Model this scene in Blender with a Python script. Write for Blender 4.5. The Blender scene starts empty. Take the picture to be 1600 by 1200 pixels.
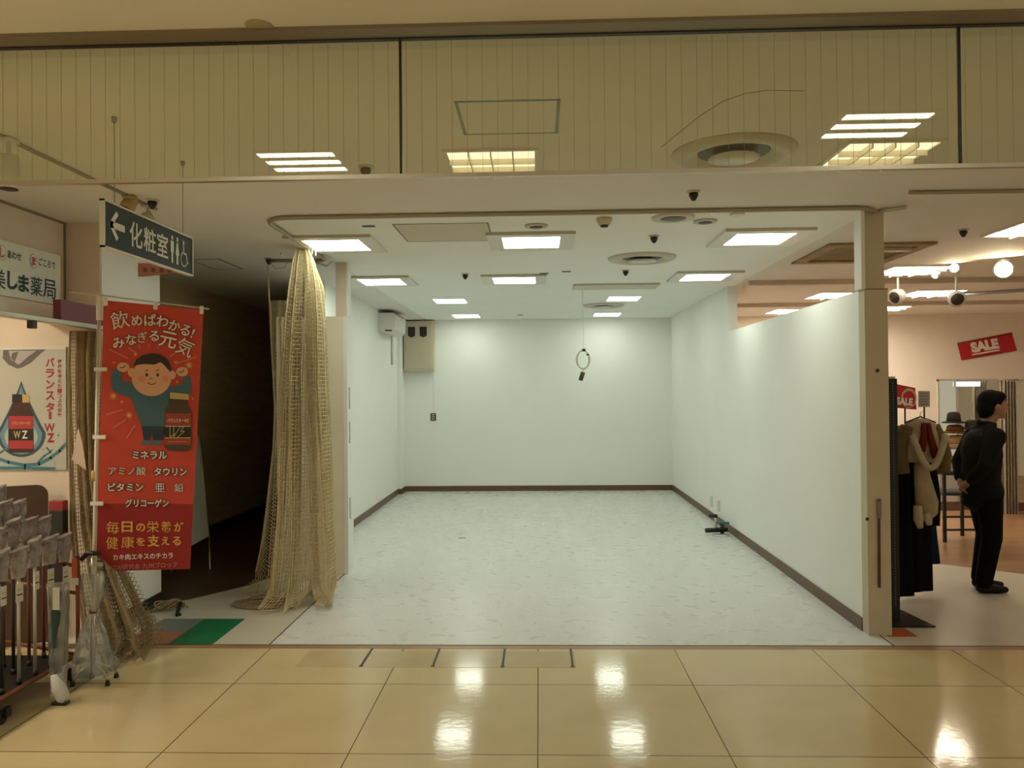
import bpy, bmesh, math, random
from mathutils import Vector, Matrix
random.seed(7)
C = bpy.context.scene.collection
SC = bpy.context.scene
H = 2.874          # ceiling height
EYE = 1.67
# ------------------------------------------------------------------ camera
F_PX = 1244.15
_y, _p, _r = 0.0336, 0.0090, 0.0089
FW = Vector((-math.sin(_y)*math.cos(_p), math.cos(_y)*math.cos(_p), math.sin(_p)))
R0 = Vector((math.cos(_y), math.sin(_y), 0)); U0 = R0.cross(FW)
RT = math.cos(_r)*R0 - math.sin(_r)*U0
UP = math.sin(_r)*R0 + math.cos(_r)*U0
cam = bpy.data.objects.new('camera', bpy.data.cameras.new('camera')); C.objects.link(cam)
m = Matrix((RT, UP, -FW)).transposed().to_4x4(); m.translation = (0, 0, EYE)
cam.matrix_world = m
cam.data.sensor_fit = 'HORIZONTAL'; cam.data.sensor_width = 36; cam.data.lens = F_PX*36/1600
cam.data.clip_start = 0.05; cam.data.clip_end = 100
SC.camera = cam
def _ray(x, y): return FW*F_PX + RT*(x-800) - UP*(y-600)
def at(x, y, Y):                       # measured point on the plane Y = const
    r = _ray(x, y); return Vector((0, 0, EYE)) + r*(Y/r.y)
def on(x, y, z):                       # measured point on a horizontal plane
    r = _ray(x, y); return Vector((0, 0, EYE)) + r*((z-EYE)/r.z)
def side(x, y, X):                     # measured point on the plane X = const
    r = _ray(x, y); return Vector((0, 0, EYE)) + r*(X/r.x)
# ------------------------------------------------------------------ world + exposure
SC.view_settings.view_transform = 'Standard'; SC.view_settings.look = 'None'
SC.view_settings.gamma = 1; SC.view_settings.use_curve_mapping = False
SC.view_settings.exposure = 0.75
w = bpy.data.worlds.new('mall_ambient'); SC.world = w; w.use_nodes = True
w.node_tree.nodes['Background'].inputs[0].default_value = (1.0, 0.86, 0.62, 1)
w.node_tree.nodes['Background'].inputs[1].default_value = 0.30
COOL = (0.91, 1.0, 0.84); WARM = (1.0, 0.89, 0.66); SHOPWARM = (1.0, 0.87, 0.69)
L_STORE, L_CORR, L_SHOP = 8.4, 9.0, 3.5
# ------------------------------------------------------------------ materials
MATS = {}
def mat(name, col, rough=0.6, metal=0.0, var=0.0, vscale=6.0, bump=0.0, bscale=60.0, coat=0.0, alpha=1.0, emit=None, estr=1.0, spec=0.5, stretch=None):
    if name in MATS: return MATS[name]
    mt = bpy.data.materials.new(name); mt.use_nodes = True
    nt = mt.node_tree; b = nt.nodes['Principled BSDF']
    b.inputs['Base Color'].default_value = (*col, 1); b.inputs['Roughness'].default_value = rough
    b.inputs['Metallic'].default_value = metal; b.inputs['Coat Weight'].default_value = coat
    b.inputs['Coat Roughness'].default_value = 0.05; b.inputs['Alpha'].default_value = alpha
    b.inputs['Specular IOR Level'].default_value = spec
    tc = nt.nodes.new('ShaderNodeTexCoord'); src = tc.outputs['Object']
    if stretch:
        mp = nt.nodes.new('ShaderNodeMapping'); mp.inputs['Scale'].default_value = stretch
        nt.links.new(src, mp.inputs[0]); src = mp.outputs[0]
    if var > 0:
        n = nt.nodes.new('ShaderNodeTexNoise'); n.inputs['Scale'].default_value = vscale; n.inputs['Detail'].default_value = 5
        r = nt.nodes.new('ShaderNodeValToRGB')
        r.color_ramp.elements[0].position = 0.3; r.color_ramp.elements[1].position = 0.7
        r.color_ramp.elements[0].color = (*[c*(1-var) for c in col], 1)
        r.color_ramp.elements[1].color = (*[min(1, c*(1+var*0.6)) for c in col], 1)
        nt.links.new(src, n.inputs['Vector']); nt.links.new(n.outputs[0], r.inputs[0]); nt.links.new(r.outputs[0], b.inputs['Base Color'])
    if bump > 0:
        n2 = nt.nodes.new('ShaderNodeTexNoise'); n2.inputs['Scale'].default_value = bscale; n2.inputs['Detail'].default_value = 3
        bp = nt.nodes.new('ShaderNodeBump'); bp.inputs['Strength'].default_value = bump; bp.inputs['Distance'].default_value = 0.01
        nt.links.new(src, n2.inputs['Vector']); nt.links.new(n2.outputs[0], bp.inputs['Height']); nt.links.new(bp.outputs[0], b.inputs['Normal'])
    if emit:
        b.inputs['Emission Color'].default_value = (*emit, 1); b.inputs['Emission Strength'].default_value = estr
    MATS[name] = mt; return mt
def glassy(name, tint, refl=0.08, rough=0.0, white=0.0, wcol=(0.8, 0.8, 0.8)):
    if name in MATS: return MATS[name]
    mt = bpy.data.materials.new(name); mt.use_nodes = True; nt = mt.node_tree
    for n in list(nt.nodes): nt.nodes.remove(n)
    o = nt.nodes.new('ShaderNodeOutputMaterial'); t = nt.nodes.new('ShaderNodeBsdfTransparent'); t.inputs[0].default_value = (*tint, 1)
    g = nt.nodes.new('ShaderNodeBsdfGlossy'); g.inputs['Roughness'].default_value = rough
    fr = nt.nodes.new('ShaderNodeLayerWeight'); fr.inputs[0].default_value = 0.35
    mul = nt.nodes.new('ShaderNodeMath'); mul.operation = 'MULTIPLY_ADD'; mul.inputs[1].default_value = 0.6; mul.inputs[2].default_value = refl; mul.use_clamp = True
    nt.links.new(fr.outputs['Fresnel'], mul.inputs[0])
    mul.inputs[2].default_value = refl - 0.02
    mx = nt.nodes.new('ShaderNodeMixShader'); nt.links.new(mul.outputs[0], mx.inputs[0]); nt.links.new(t.outputs[0], mx.inputs[1]); nt.links.new(g.outputs[0], mx.inputs[2])
    last = mx
    if white > 0:
        d = nt.nodes.new('ShaderNodeBsdfDiffuse'); d.inputs[0].default_value = (*wcol, 1)
        tcn = nt.nodes.new('ShaderNodeTexCoord'); n = nt.nodes.new('ShaderNodeTexNoise'); n.inputs['Scale'].default_value = 16; n.inputs['Detail'].default_value = 2; nt.links.new(tcn.outputs['Object'], n.inputs['Vector'])
        mm = nt.nodes.new('ShaderNodeMapRange'); mm.inputs[1].default_value = 0.35; mm.inputs[2].default_value = 0.7
        mm.inputs[3].default_value = white*0.5; mm.inputs[4].default_value = min(1, white*1.5)
        nt.links.new(n.outputs[0], mm.inputs[0])
        m2 = nt.nodes.new('ShaderNodeMixShader'); nt.links.new(mm.outputs[0], m2.inputs[0]); nt.links.new(mx.outputs[0], m2.inputs[1]); nt.links.new(d.outputs[0], m2.inputs[2]); last = m2
    nt.links.new(last.outputs[0], o.inputs[0]); MATS[name] = mt; return mt
def emitter(name, col, s):
    if name in MATS: return MATS[name]
    mt = bpy.data.materials.new(name); mt.use_nodes = True; nt = mt.node_tree
    for n in list(nt.nodes): nt.nodes.remove(n)
    o = nt.nodes.new('ShaderNodeOutputMaterial'); e = nt.nodes.new('ShaderNodeEmission')
    e.inputs[0].default_value = (*col, 1); e.inputs[1].default_value = s
    nt.links.new(e.outputs[0], o.inputs[0]); MATS[name] = mt; return mt
def tile_mat():
    mt = bpy.data.materials.new('corridor_tiles'); mt.use_nodes = True; nt = mt.node_tree; b = nt.nodes['Principled BSDF']
    N = nt.nodes.new; L = nt.links.new
    tc = N('ShaderNodeTexCoord'); sp = N('ShaderNodeSeparateXYZ'); L(tc.outputs['Object'], sp.inputs[0])
    T = 0.876; masks = []; cells = []
    for ax, off in (('X', -0.02), ('Y', 4.546)):
        a = N('ShaderNodeMath'); a.operation = 'SUBTRACT'; a.inputs[1].default_value = off; L(sp.outputs[ax], a.inputs[0])
        d = N('ShaderNodeMath'); d.operation = 'DIVIDE'; d.inputs[1].default_value = T; L(a.outputs[0], d.inputs[0])
        fl = N('ShaderNodeMath'); fl.operation = 'FLOOR'; L(d.outputs[0], fl.inputs[0]); cells.append(fl)
        r = N('ShaderNodeMath'); r.operation = 'ROUND'; L(d.outputs[0], r.inputs[0])
        s = N('ShaderNodeMath'); s.operation = 'SUBTRACT'; L(d.outputs[0], s.inputs[0]); L(r.outputs[0], s.inputs[1])
        ab = N('ShaderNodeMath'); ab.operation = 'ABSOLUTE'; L(s.outputs[0], ab.inputs[0])
        lt = N('ShaderNodeMath'); lt.operation = 'LESS_THAN'; lt.inputs[1].default_value = (0.0028 if ax == 'X' else 0.0032)/T; L(ab.outputs[0], lt.inputs[0]); masks.append(lt)
    mx = N('ShaderNodeMath'); mx.operation = 'MAXIMUM'; L(masks[0].outputs[0], mx.inputs[0]); L(masks[1].outputs[0], mx.inputs[1])
    cb = N('ShaderNodeCombineXYZ'); L(cells[0].outputs[0], cb.inputs[0]); L(cells[1].outputs[0], cb.inputs[1])
    wn = N('ShaderNodeTexWhiteNoise'); L(cb.outputs[0], wn.inputs[0])
    n = N('ShaderNodeTexNoise'); n.inputs['Scale'].default_value = 3.0; n.inputs['Detail'].default_value = 6; L(tc.outputs['Object'], n.inputs['Vector'])
    ad = N('ShaderNodeMath'); ad.operation = 'MULTIPLY_ADD'; ad.inputs[1].default_value = 0.3; L(wn.outputs[0], ad.inputs[0]); L(n.outputs[0], ad.inputs[2])
    r = N('ShaderNodeValToRGB'); r.color_ramp.elements[0].position = 0.3; r.color_ramp.elements[1].position = 1.0
    r.color_ramp.elements[0].color = (0.60, 0.48, 0.27, 1); r.color_ramp.elements[1].color = (0.70, 0.57, 0.34, 1); L(ad.outputs[0], r.inputs[0])
    mix = N('ShaderNodeMixRGB'); mix.inputs[2].default_value = (0.11, 0.065, 0.03, 1); L(mx.outputs[0], mix.inputs[0]); L(r.outputs[0], mix.inputs[1]); L(mix.outputs[0], b.inputs['Base Color'])
    n2 = N('ShaderNodeTexNoise'); n2.inputs['Scale'].default_value = 26; n2.inputs['Detail'].default_value = 2; L(tc.outputs['Object'], n2.inputs['Vector'])
    bp = N('ShaderNodeBump'); bp.inputs['Strength'].default_value = 0.035; bp.inputs['Distance'].default_value = 0.01; L(n2.outputs[0], bp.inputs['Height']); L(bp.outputs[0], b.inputs['Normal'])
    b.inputs['Roughness'].default_value = 0.10; b.inputs['Specular IOR Level'].default_value = 0.45
    return mt
def vinyl_mat():
    mt = bpy.data.materials.new('marbled_vinyl'); mt.use_nodes = True; nt = mt.node_tree; b = nt.nodes['Principled BSDF']
    N = nt.nodes.new; L = nt.links.new
    tc = N('ShaderNodeTexCoord'); n = N('ShaderNodeTexNoise'); n.inputs['Scale'].default_value = 9; n.inputs['Detail'].default_value = 9; n.inputs['Distortion'].default_value = 0.6
    L(tc.outputs['Object'], n.inputs['Vector'])
    r = N('ShaderNodeValToRGB'); e = r.color_ramp.elements; e[0].position = 0.30; e[1].position = 0.62
    e[0].color = (0.675, 0.685, 0.665, 1); e[1].color = (0.70, 0.71, 0.69, 1); L(n.outputs[0], r.inputs[0]); L(r.outputs[0], b.inputs['Base Color'])
    n2 = N('ShaderNodeTexNoise'); n2.inputs['Scale'].default_value = 8; L(tc.outputs['Object'], n2.inputs['Vector'])
    mr = N('ShaderNodeMapRange'); mr.inputs[3].default_value = 0.22; mr.inputs[4].default_value = 0.36; L(n2.outputs[0], mr.inputs[0]); L(mr.outputs[0], b.inputs['Roughness'])
    return mt
def wood_mat(name, c1, c2, rough=0.35):
    mt = bpy.data.materials.new(name); mt.use_nodes = True; nt = mt.node_tree; b = nt.nodes['Principled BSDF']
    N = nt.nodes.new; L = nt.links.new
    tc = N('ShaderNodeTexCoord'); br = N('ShaderNodeTexBrick'); br.inputs['Scale'].default_value = 1.0
    br.inputs['Brick Width'].default_value = 1.2; br.inputs['Row Height'].default_value = 0.11; br.inputs['Mortar Size'].default_value = 0.0025
    br.inputs['Color1'].default_value = (*c1, 1); br.inputs['Color2'].default_value = (*c2, 1); br.inputs['Mortar'].default_value = (*[c*0.25 for c in c1], 1)
    L(tc.outputs['Object'], br.inputs['Vector'])
    mp = N('ShaderNodeMapping'); mp.inputs['Scale'].default_value = (1.5, 25, 25); L(tc.outputs['Object'], mp.inputs[0])
    n = N('ShaderNodeTexNoise'); n.inputs['Scale'].default_value = 1.5; n.inputs['Detail'].default_value = 6; L(mp.outputs[0], n.inputs['Vector'])
    mx = N('ShaderNodeMixRGB'); mx.blend_type = 'MULTIPLY'; mx.inputs[0].default_value = 0.45; L(br.outputs[0], mx.inputs[1]); L(n.outputs[0], mx.inputs[2]); L(mx.outputs[0], b.inputs['Base Color'])
    b.inputs['Roughness'].default_value = rough; return mt
M_TILE = tile_mat(); M_VINYL = vinyl_mat()
M_WALL = mat('white_wall_paper', (0.86, 0.86, 0.82), 0.75, var=0.015, vscale=1.5, bump=0.03, bscale=120)
M_CEIL = mat('corridor_ceiling_paint', (0.77, 0.745, 0.68), 0.85, var=0.03, vscale=2.0)
M_CEILS = mat('store_ceiling_lit_white', (0.88, 0.89, 0.84), 0.85, var=0.02, vscale=2.0)  # same ceiling, with the cool store light put into a whiter colour
M_OFFV = mat('offwhite_vinyl', (0.62, 0.57, 0.47), 0.28, var=0.06, vscale=2.5)
M_BASE = mat('brown_skirting', (0.13, 0.07, 0.042), 0.45, var=0.1)
M_HALL = mat('dark_wood_panelling', (0.60, 0.45, 0.26), 0.5, var=0.12, vscale=3, stretch=(1, 1, 6))
M_WOODD = wood_mat('dark_plank_floor', (0.10, 0.045, 0.02), (0.075, 0.032, 0.014))
M_WOOD = wood_mat('shop_plank_floor', (0.46, 0.25, 0.11), (0.36, 0.19, 0.085), 0.3)
M_BEIGE = mat('beige_board', (0.86, 0.76, 0.58), 0.55, var=0.03)
M_PINKW = mat('warm_plaster', (0.74, 0.63, 0.52), 0.8, var=0.03)
M_POST = mat('greige_post_paint', (0.56, 0.50, 0.37), 0.6, var=0.05, vscale=4)
M_SHOPW = mat('shop_wall_paint', (0.84, 0.76, 0.66), 0.8, var=0.02)
M_ALU = mat('aluminium', (0.55, 0.52, 0.45), 0.35, 0.8, var=0.05)
M_RAILB = mat('bronze_rail', (0.27, 0.225, 0.16), 0.45, 0.4, var=0.05)
M_DARK = mat('black_plastic', (0.012, 0.011, 0.010), 0.45, var=0.1)
M_BLACKM = mat('black_metal', (0.01, 0.01, 0.009), 0.4, 0.3, var=0.1)
M_WPL = mat('white_plastic', (0.72, 0.70, 0.64), 0.4, var=0.02)
M_IVORY = mat('ivory_plastic', (0.55, 0.50, 0.39), 0.45, var=0.05)
M_CREAMM = mat('cream_sheet_metal', (0.56, 0.49, 0.35), 0.45, var=0.03)
M_NET = mat('hemp_net_cord', (0.66, 0.55, 0.33), 0.8, var=0.15, vscale=30)
M_NETD = mat('brown_net_cord', (0.33, 0.24, 0.12), 0.8, var=0.15, vscale=30)
# ------------------------------------------------------------------ mesh builder
class MB:
    def __init__(s): s.v = []; s.f = []; s.mi = []; s.mats = []; s.sm = []
    def _m(s, mt):
        if mt not in s.mats: s.mats.append(mt)
        return s.mats.index(mt)
    def add(s, vs, fs, mt, smooth=False):
        o = len(s.v); k = s._m(mt); s.v += [tuple(v) for v in vs]
        for f in fs: s.f.append([i+o for i in f]); s.mi.append(k); s.sm.append(smooth)
        return s
    def box(s, a, b, mt, bev=0.0):
        x0, y0, z0 = [min(a[i], b[i]) for i in range(3)]; x1, y1, z1 = [max(a[i], b[i]) for i in range(3)]
        if bev <= 0:
            vs = [(x0, y0, z0), (x1, y0, z0), (x1, y1, z0), (x0, y1, z0), (x0, y0, z1), (x1, y0, z1), (x1, y1, z1), (x0, y1, z1)]
            return s.add(vs, [(0, 3, 2, 1), (4, 5, 6, 7), (0, 1, 5, 4), (1, 2, 6, 5), (2, 3, 7, 6), (3, 0, 4, 7)], mt)
        bm = bmesh.new(); bmesh.ops.create_cube(bm, size=1)
        for v in bm.verts: v.co = Vector(((x0+x1)/2+v.co.x*(x1-x0), (y0+y1)/2+v.co.y*(y1-y0), (z0+z1)/2+v.co.z*(z1-z0)))
        bmesh.ops.bevel(bm, geom=bm.edges[:]+bm.verts[:], offset=bev, segments=2, affect='EDGES', profile=0.5)
        return s.bm(bm, mt)
    def bm(s, bm, mt, smooth=False, mx=None):
        bm.verts.index_update(); vs = [(mx @ v.co if mx else v.co.copy()) for v in bm.verts]
        s.add(vs, [[v.index for v in f.verts] for f in bm.faces], mt, smooth); bm.free(); return s
    def tube(s, pts, r, mt, n=8, cap=True):
        pts = [Vector(p) for p in pts]; rs = r if isinstance(r, (list, tuple)) else [r]*len(pts)
        vs = []; fs = []; prev = None
        for i, p in enumerate(pts):
            d = (pts[min(i+1, len(pts)-1)]-pts[max(i-1, 0)])
            d = d.normalized() if d.length > 1e-9 else Vector((0, 0, 1))
            if prev is None: a = d.orthogonal().normalized()
            else:
                a = prev - d*prev.dot(d); a = a.normalized() if a.length > 1e-6 else d.orthogonal().normalized()
            prev = a; b = d.cross(a)
            for k in range(n):
                t = 2*math.pi*k/n; vs.append(p+(a*math.cos(t)+b*math.sin(t))*rs[i])
        for i in range(len(pts)-1):
            for k in range(n): fs.append((i*n+k, i*n+(k+1) % n, (i+1)*n+(k+1) % n, (i+1)*n+k))
        if cap: fs += [tuple(range(n))[::-1], tuple((len(pts)-1)*n+k for k in range(n))]
        return s.add(vs, fs, mt, True)
    def lathe(s, c, prof, mt, n=24, axis='Z', smooth=True):
        vs = []; fs = []; c = Vector(c)
        for r, h in prof:
            for k in range(n):
                t = 2*math.pi*k/n; a, b = r*math.cos(t), r*math.sin(t)
                vs.append(c+(Vector((a, b, h)) if axis == 'Z' else Vector((a, h, b)) if axis == 'Y' else Vector((h, a, b))))
        for i in range(len(prof)-1):
            for k in range(n): fs.append((i*n+k, i*n+(k+1) % n, (i+1)*n+(k+1) % n, (i+1)*n+k))
        fs += [tuple(range(n)), tuple((len(prof)-1)*n+k for k in range(n))]
        return s.add(vs, fs, mt, smooth)
    def prism(s, pts, z0, z1, mt):
        n = len(pts); vs = [(p[0], p[1], z0) for p in pts]+[(p[0], p[1], z1) for p in pts]
        fs = [tuple(range(n))[::-1], tuple(range(n, 2*n))]+[(i, (i+1) % n, n+(i+1) % n, n+i) for i in range(n)]
        return s.add(vs, fs, mt)
    def ell(s, c, r, mt, n=16, mx=None):
        bm = bmesh.new(); bmesh.ops.create_uvsphere(bm, u_segments=n, v_segments=max(6, n//2+2), radius=1)
        M = Matrix.Translation(c) @ (mx or Matrix()) @ Matrix.Diagonal((r[0], r[1], r[2], 1))
        return s.bm(bm, mt, True, M)
    def mesh(s, name):
        me = bpy.data.meshes.new(name); me.from_pydata(s.v, [], s.f)
        for mt in s.mats: me.materials.append(mt)
        me.polygons.foreach_set('material_index', s.mi); me.polygons.foreach_set('use_smooth', s.sm); me.update()
        b = bmesh.new(); b.from_mesh(me); bmesh.ops.recalc_face_normals(b, faces=b.faces); b.to_mesh(me); b.free(); return me
    def build(s, name, parent=None, label=None):
        o = bpy.data.objects.new(name, s.mesh(name)); C.objects.link(o)
        if parent: o.parent = parent; o.matrix_parent_inverse = parent.matrix_basis.inverted()
        if label: o['label'] = label
        return o
def thing(name, label, cat, loc=(0, 0, 0), group=None):
    o = bpy.data.objects.new(name, None); C.objects.link(o); o.location = loc; o.empty_display_size = 0.05
    return tag(o, label, cat, group)
def tag(o, label, cat, group=None):
    o['label'] = label; o['category'] = cat
    if group: o['group'] = group
    return o
def struct(name, mb): o = mb.build(name); o['kind'] = 'structure'; return o
def dup(root, loc, rotz=None, label=None, group=None):
    r = root.copy(); C.objects.link(r); r.location = loc
    if rotz is not None: r.rotation_euler = (0, 0, rotz)
    if label: r['label'] = label
    if group: r['group'] = group
    for ch in list(root.children):
        c = ch.copy(); C.objects.link(c); c.parent = r
        for g in ch.children:
            d = g.copy(); C.objects.link(d); d.parent = c
    return r
# ------------------------------------------------------------------ text + flat artwork
_tc = {}
def glyphs(s, size, bold=0.0):
    k = (s, size, bold)
    if k in _tc: return _tc[k]
    cu = bpy.data.curves.new('lettering', 'FONT'); cu.body = s; cu.size = size; cu.offset = bold; cu.resolution_u = 3
    cu.align_x = 'CENTER'; cu.align_y = 'CENTER'
    o = bpy.data.objects.new('lettering_source', cu); C.objects.link(o)
    dg = bpy.context.evaluated_depsgraph_get(); me = bpy.data.meshes.new_from_object(o.evaluated_get(dg))
    vs = [v.co.copy() for v in me.vertices]; fs = [tuple(p.vertices) for p in me.polygons]
    bpy.data.objects.remove(o); bpy.data.curves.remove(cu); bpy.data.meshes.remove(me)
    if vs:   # centre on real bounds
        cx = (min(v.x for v in vs)+max(v.x for v in vs))/2; cy = (min(v.y for v in vs)+max(v.y for v in vs))/2
        for v in vs: v.x -= cx; v.y -= cy
    _tc[k] = (vs, fs); return _tc[k]
class Art:                              # flat printed shapes laid on a surface f(u, v, lift)
    def __init__(s, f): s.f = f; s.b = MB(); s.step = 0.0008
    def pts(s, p, mt, lay=1):
        s.b.add([s.f(u, v, lay*s.step) for u, v in p], [tuple(range(len(p)))], mt); return s
    def disc(s, u, v, ru, rv, mt, lay=1, n=28, a0=0, a1=360):
        return s.pts([(u+ru*math.cos(math.radians(a0+(a1-a0)*i/n)), v+rv*math.sin(math.radians(a0+(a1-a0)*i/n))) for i in range(n+(a1-a0 < 360))], mt, lay)
    def rect(s, u0, v0, u1, v1, mt, lay=1): return s.pts([(u0, v0), (u1, v0), (u1, v1), (u0, v1)], mt, lay)
    def line(s, p, w, mt, lay=1):
        for a, b in zip(p[:-1], p[1:]):
            d = Vector((b[0]-a[0], b[1]-a[1]));
            if d.length < 1e-9: continue
            n = Vector((-d.y, d.x)).normalized()*w/2; e = d.normalized()*w*0.25
            s.pts([(a[0]+n.x-e.x, a[1]+n.y-e.y), (b[0]+n.x+e.x, b[1]+n.y+e.y), (b[0]-n.x+e.x, b[1]-n.y+e.y), (a[0]-n.x-e.x, a[1]-n.y-e.y)], mt, lay)
        return s
    def text(s, t, u, v, size, mt, lay=2, bold=0.0, rot=0, sx=1.0, out=None, ow=0.0, width=None, height=None):
        vs, fs = glyphs(t, size, bold)
        if not vs: return s
        w = max(q.x for q in vs)-min(q.x for q in vs); h = max(q.y for q in vs)-min(q.y for q in vs)
        kx = width/w if width else sx; ky = height/h if height else 1.0
        c, sn = math.cos(rot), math.sin(rot)
        def put(vv, ff, mm, ly): s.b.add([s.f(u+c*q.x*kx-sn*q.y*ky, v+sn*q.x*kx+c*q.y*ky, ly*s.step) for q in vv], ff, mm)
        if out:
            v2, f2 = glyphs(t, size, bold+ow); put(v2, f2, out, lay-1)
        put(vs, fs, mt, lay); return s
    def star(s, u, v, r, mt, lay=1, n=8):
        s.pts([(u+(r if i % 2 == 0 else r*0.28)*math.cos(math.pi*i/n), v+(r if i % 2 == 0 else r*0.28)*math.sin(math.pi*i/n)) for i in range(2*n)], mt, lay); return s
def ink(name, c): return mat(name, c, 0.6, var=0.02)
# ================================================================== SETTING
XR, XL, YB, YF = 2.212, -2.317, 13.33, 5.24
b = MB(); b.box((-7, -7, -0.1), (9, 5.17, 0), M_TILE); struct('floor', b)
b = MB(); b.box((-7, 5.17, -0.1), (9, 5.24, 0.001), mat('brown_threshold', (0.36, 0.20, 0.11), 0.35, var=0.1)); struct('trim_1', b)
b = MB(); b.prism([(-1.80, YF), (2.28, YF), (2.28, 5.62), (XR+.06, 5.62), (XR+.06, YB+.1), (XL-.08, YB+.1), (XL-.08, 7.3), (-1.80, 7.3)], -0.1, 0.002, M_VINYL); struct('floor', b)
b = MB(); b.prism([(-7, YF), (-1.80, YF), (-1.80, 7.3), (-2.40, 7.3), (-2.51, 6.92), (-2.85, 6.40), (-3.2, 6.1), (-7, 6.1)], -0.1, 0.0, M_OFFV); struct('floor', b)
b = MB(); b.prism([(-7, 6.1), (-3.2, 6.1), (-2.85, 6.40), (-2.51, 6.92), (-2.40, 7.3), (XL-.08, 7.3), (XL-.08, 13.6), (-7, 13.6)], -0.1, 0.0, M_WOODD); struct('floor', b)
b = MB(); b.prism([(2.28, YF), (9, YF), (9, 6.1), (5.6, 6.65), (4.3, 7.26), (3.65, 7.77), (3.0, 8.5), (2.27, 9.6), (XR+.06, 9.6), (XR+.06, 5.62), (2.28, 5.62)], -0.1, 0.0, M_OFFV); struct('floor', b)
b = MB(); b.prism([(9, 6.1), (5.6, 6.65), (4.3, 7.26), (3.65, 7.77), (3.0, 8.5), (2.27, 9.6), (2.27, 13.6), (9, 13.6)], -0.1, 0.0, M_WOOD); struct('floor', b)
seam = mat('dark_seam', (0.05, 0.045, 0.035), 0.6, var=0.05)
b = MB(); b.box((-1.806, YF, 0), (-1.798, 7.3, 0.004), seam); b.box((2.276, YF, 0), (2.284, 5.5, 0.004), seam); b.box((-7, 5.238, 0), (9, 5.245, 0.003), seam); struct('trim_2', b)
# coloured inlaid tiles left, sliver of orange right
for nm, x0, x1, y0, y1, c in (('trim_3', -2.49, -2.19, 5.25, 5.84, (0.008, 0.16, 0.06)), ('trim_4', -2.80, -2.49, 5.53, 5.84, (0.16, 0.20, 0.18)), ('trim_5', -2.80, -2.49, 5.25, 5.53, (0.40, 0.14, 0.085)), ('trim_6', 2.33, 2.52, 5.44, 5.62, (0.42, 0.10, 0.02))):
    b = MB(); b.box((x0, y0, 0), (x1, y1, 0.003), mat('inlay_'+nm, c, 0.4, var=0.08)); struct(nm, b)
# worn patch with four dark track marks
b = MB(); b.box((-1.50, 4.82, 0), (0.21, 5.12, 0.0012), mat('darker_tile_patch', (0.57, 0.45, 0.26), 0.12, var=0.06)); struct('trim_7', b)
b = MB()
for x in (-1.10, -0.66, -0.235, 0.19): b.box((x-.007, 4.84, 0.0012), (x+.007, 5.17, 0.003), seam); b.box((x-.012, 4.83, 0.0012), (x+.012, 4.85, 0.003), seam)
struct('trim_8', b)
# ceiling
b = MB()
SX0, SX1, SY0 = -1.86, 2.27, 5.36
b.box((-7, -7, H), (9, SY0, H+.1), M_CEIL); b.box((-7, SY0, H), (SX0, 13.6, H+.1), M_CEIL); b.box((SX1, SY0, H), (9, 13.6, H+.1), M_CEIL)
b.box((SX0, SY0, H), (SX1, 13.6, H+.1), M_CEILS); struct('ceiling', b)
# store walls
b = MB(); b.box((XL-.1, YB, 0), (XR+.1, YB+.1, H), M_WALL); struct('wall_back', b)
b = MB(); b.box((XL-.08, 8.6, 0), (XL, YB, H), M_WALL); b.box((XL, 12.95, 0), (XL+.06, YB, H), M_WALL); struct('wall_left', b)
b = MB(); b.box((XR, 9.37, 0), (XR+.11, YB, H), M_WALL); struct('wall_right', b)
b = MB(); b.box((XR, 5.56, 0), (XR+.07, 9.37, 2.34), M_WALL); struct('wall_right_partition', b)
b = MB(); b.box((XR-.03, 5.44, 2.34), (XR-.005, 5.56, H), M_WALL); b.box((XR-.005, 5.46, 2.34), (XR+.13, 5.56, H), M_POST)
b.box((XR-.004, 5.46, 0), (XR+.15, 5.56, 2.34), M_POST); b.box((XR-.006, 5.456, 2.335), (XR+.152, 5.565, 2.343), M_RAILB); struct('trim_9', b)
# left beige partition and its post
b = MB(); b.box((-2.425, 7.29, 0), (-1.80, 7.33, 2.375), M_BEIGE); b.box((-1.80, 7.285, 0), (-1.765, 7.50, 2.375), M_WALL); struct('wall_left_partition', b)
b = MB(); b.box((-1.87, 7.30, 2.375), (-1.77, 7.42, H), M_PINKW); b.box((-1.77, 7.30, 2.375), (-1.755, 7.42, H), M_WALL); struct('trim_10', b)
b = MB(); b.box((XL-.08, 7.5, 0), (XL, 8.6, 2.375), M_WALL); struct('wall_left_low', b)
# skirting
b = MB(); b.box((XL+.06, YB-.012, 0), (XR, YB, .09), M_BASE); struct('baseboard_back', b)
b = MB(); b.box((XL, 8.6, 0), (XL+.012, 12.95, .09), M_BASE); b.box((XL, 12.938, 0), (XL+.06, 12.95, .09), M_BASE); b.box((XL+.06, 12.938, 0), (XL+.072, YB, .09), M_BASE); struct('baseboard_left', b)
b = MB(); b.box((XR-.012, 5.56, 0), (XR, YB, .09), M_BASE); struct('baseboard_right', b)
# hallway
b = MB(); b.box((-4.0, 6.3, 0), (-3.9, 13.4, H), M_HALL); b.box((-4.0, 13.33, 0), (XL-.08, 13.43, H), M_HALL); b.box((XL-.14, 8.6, 0), (XL-.08, 13.33, H), M_HALL); struct('wall_hallway', b)
b = MB(); b.box((-3.9, 6.3, 0), (-3.885, 13.33, .11), M_DARK); struct('baseboard_hallway', b)
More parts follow.
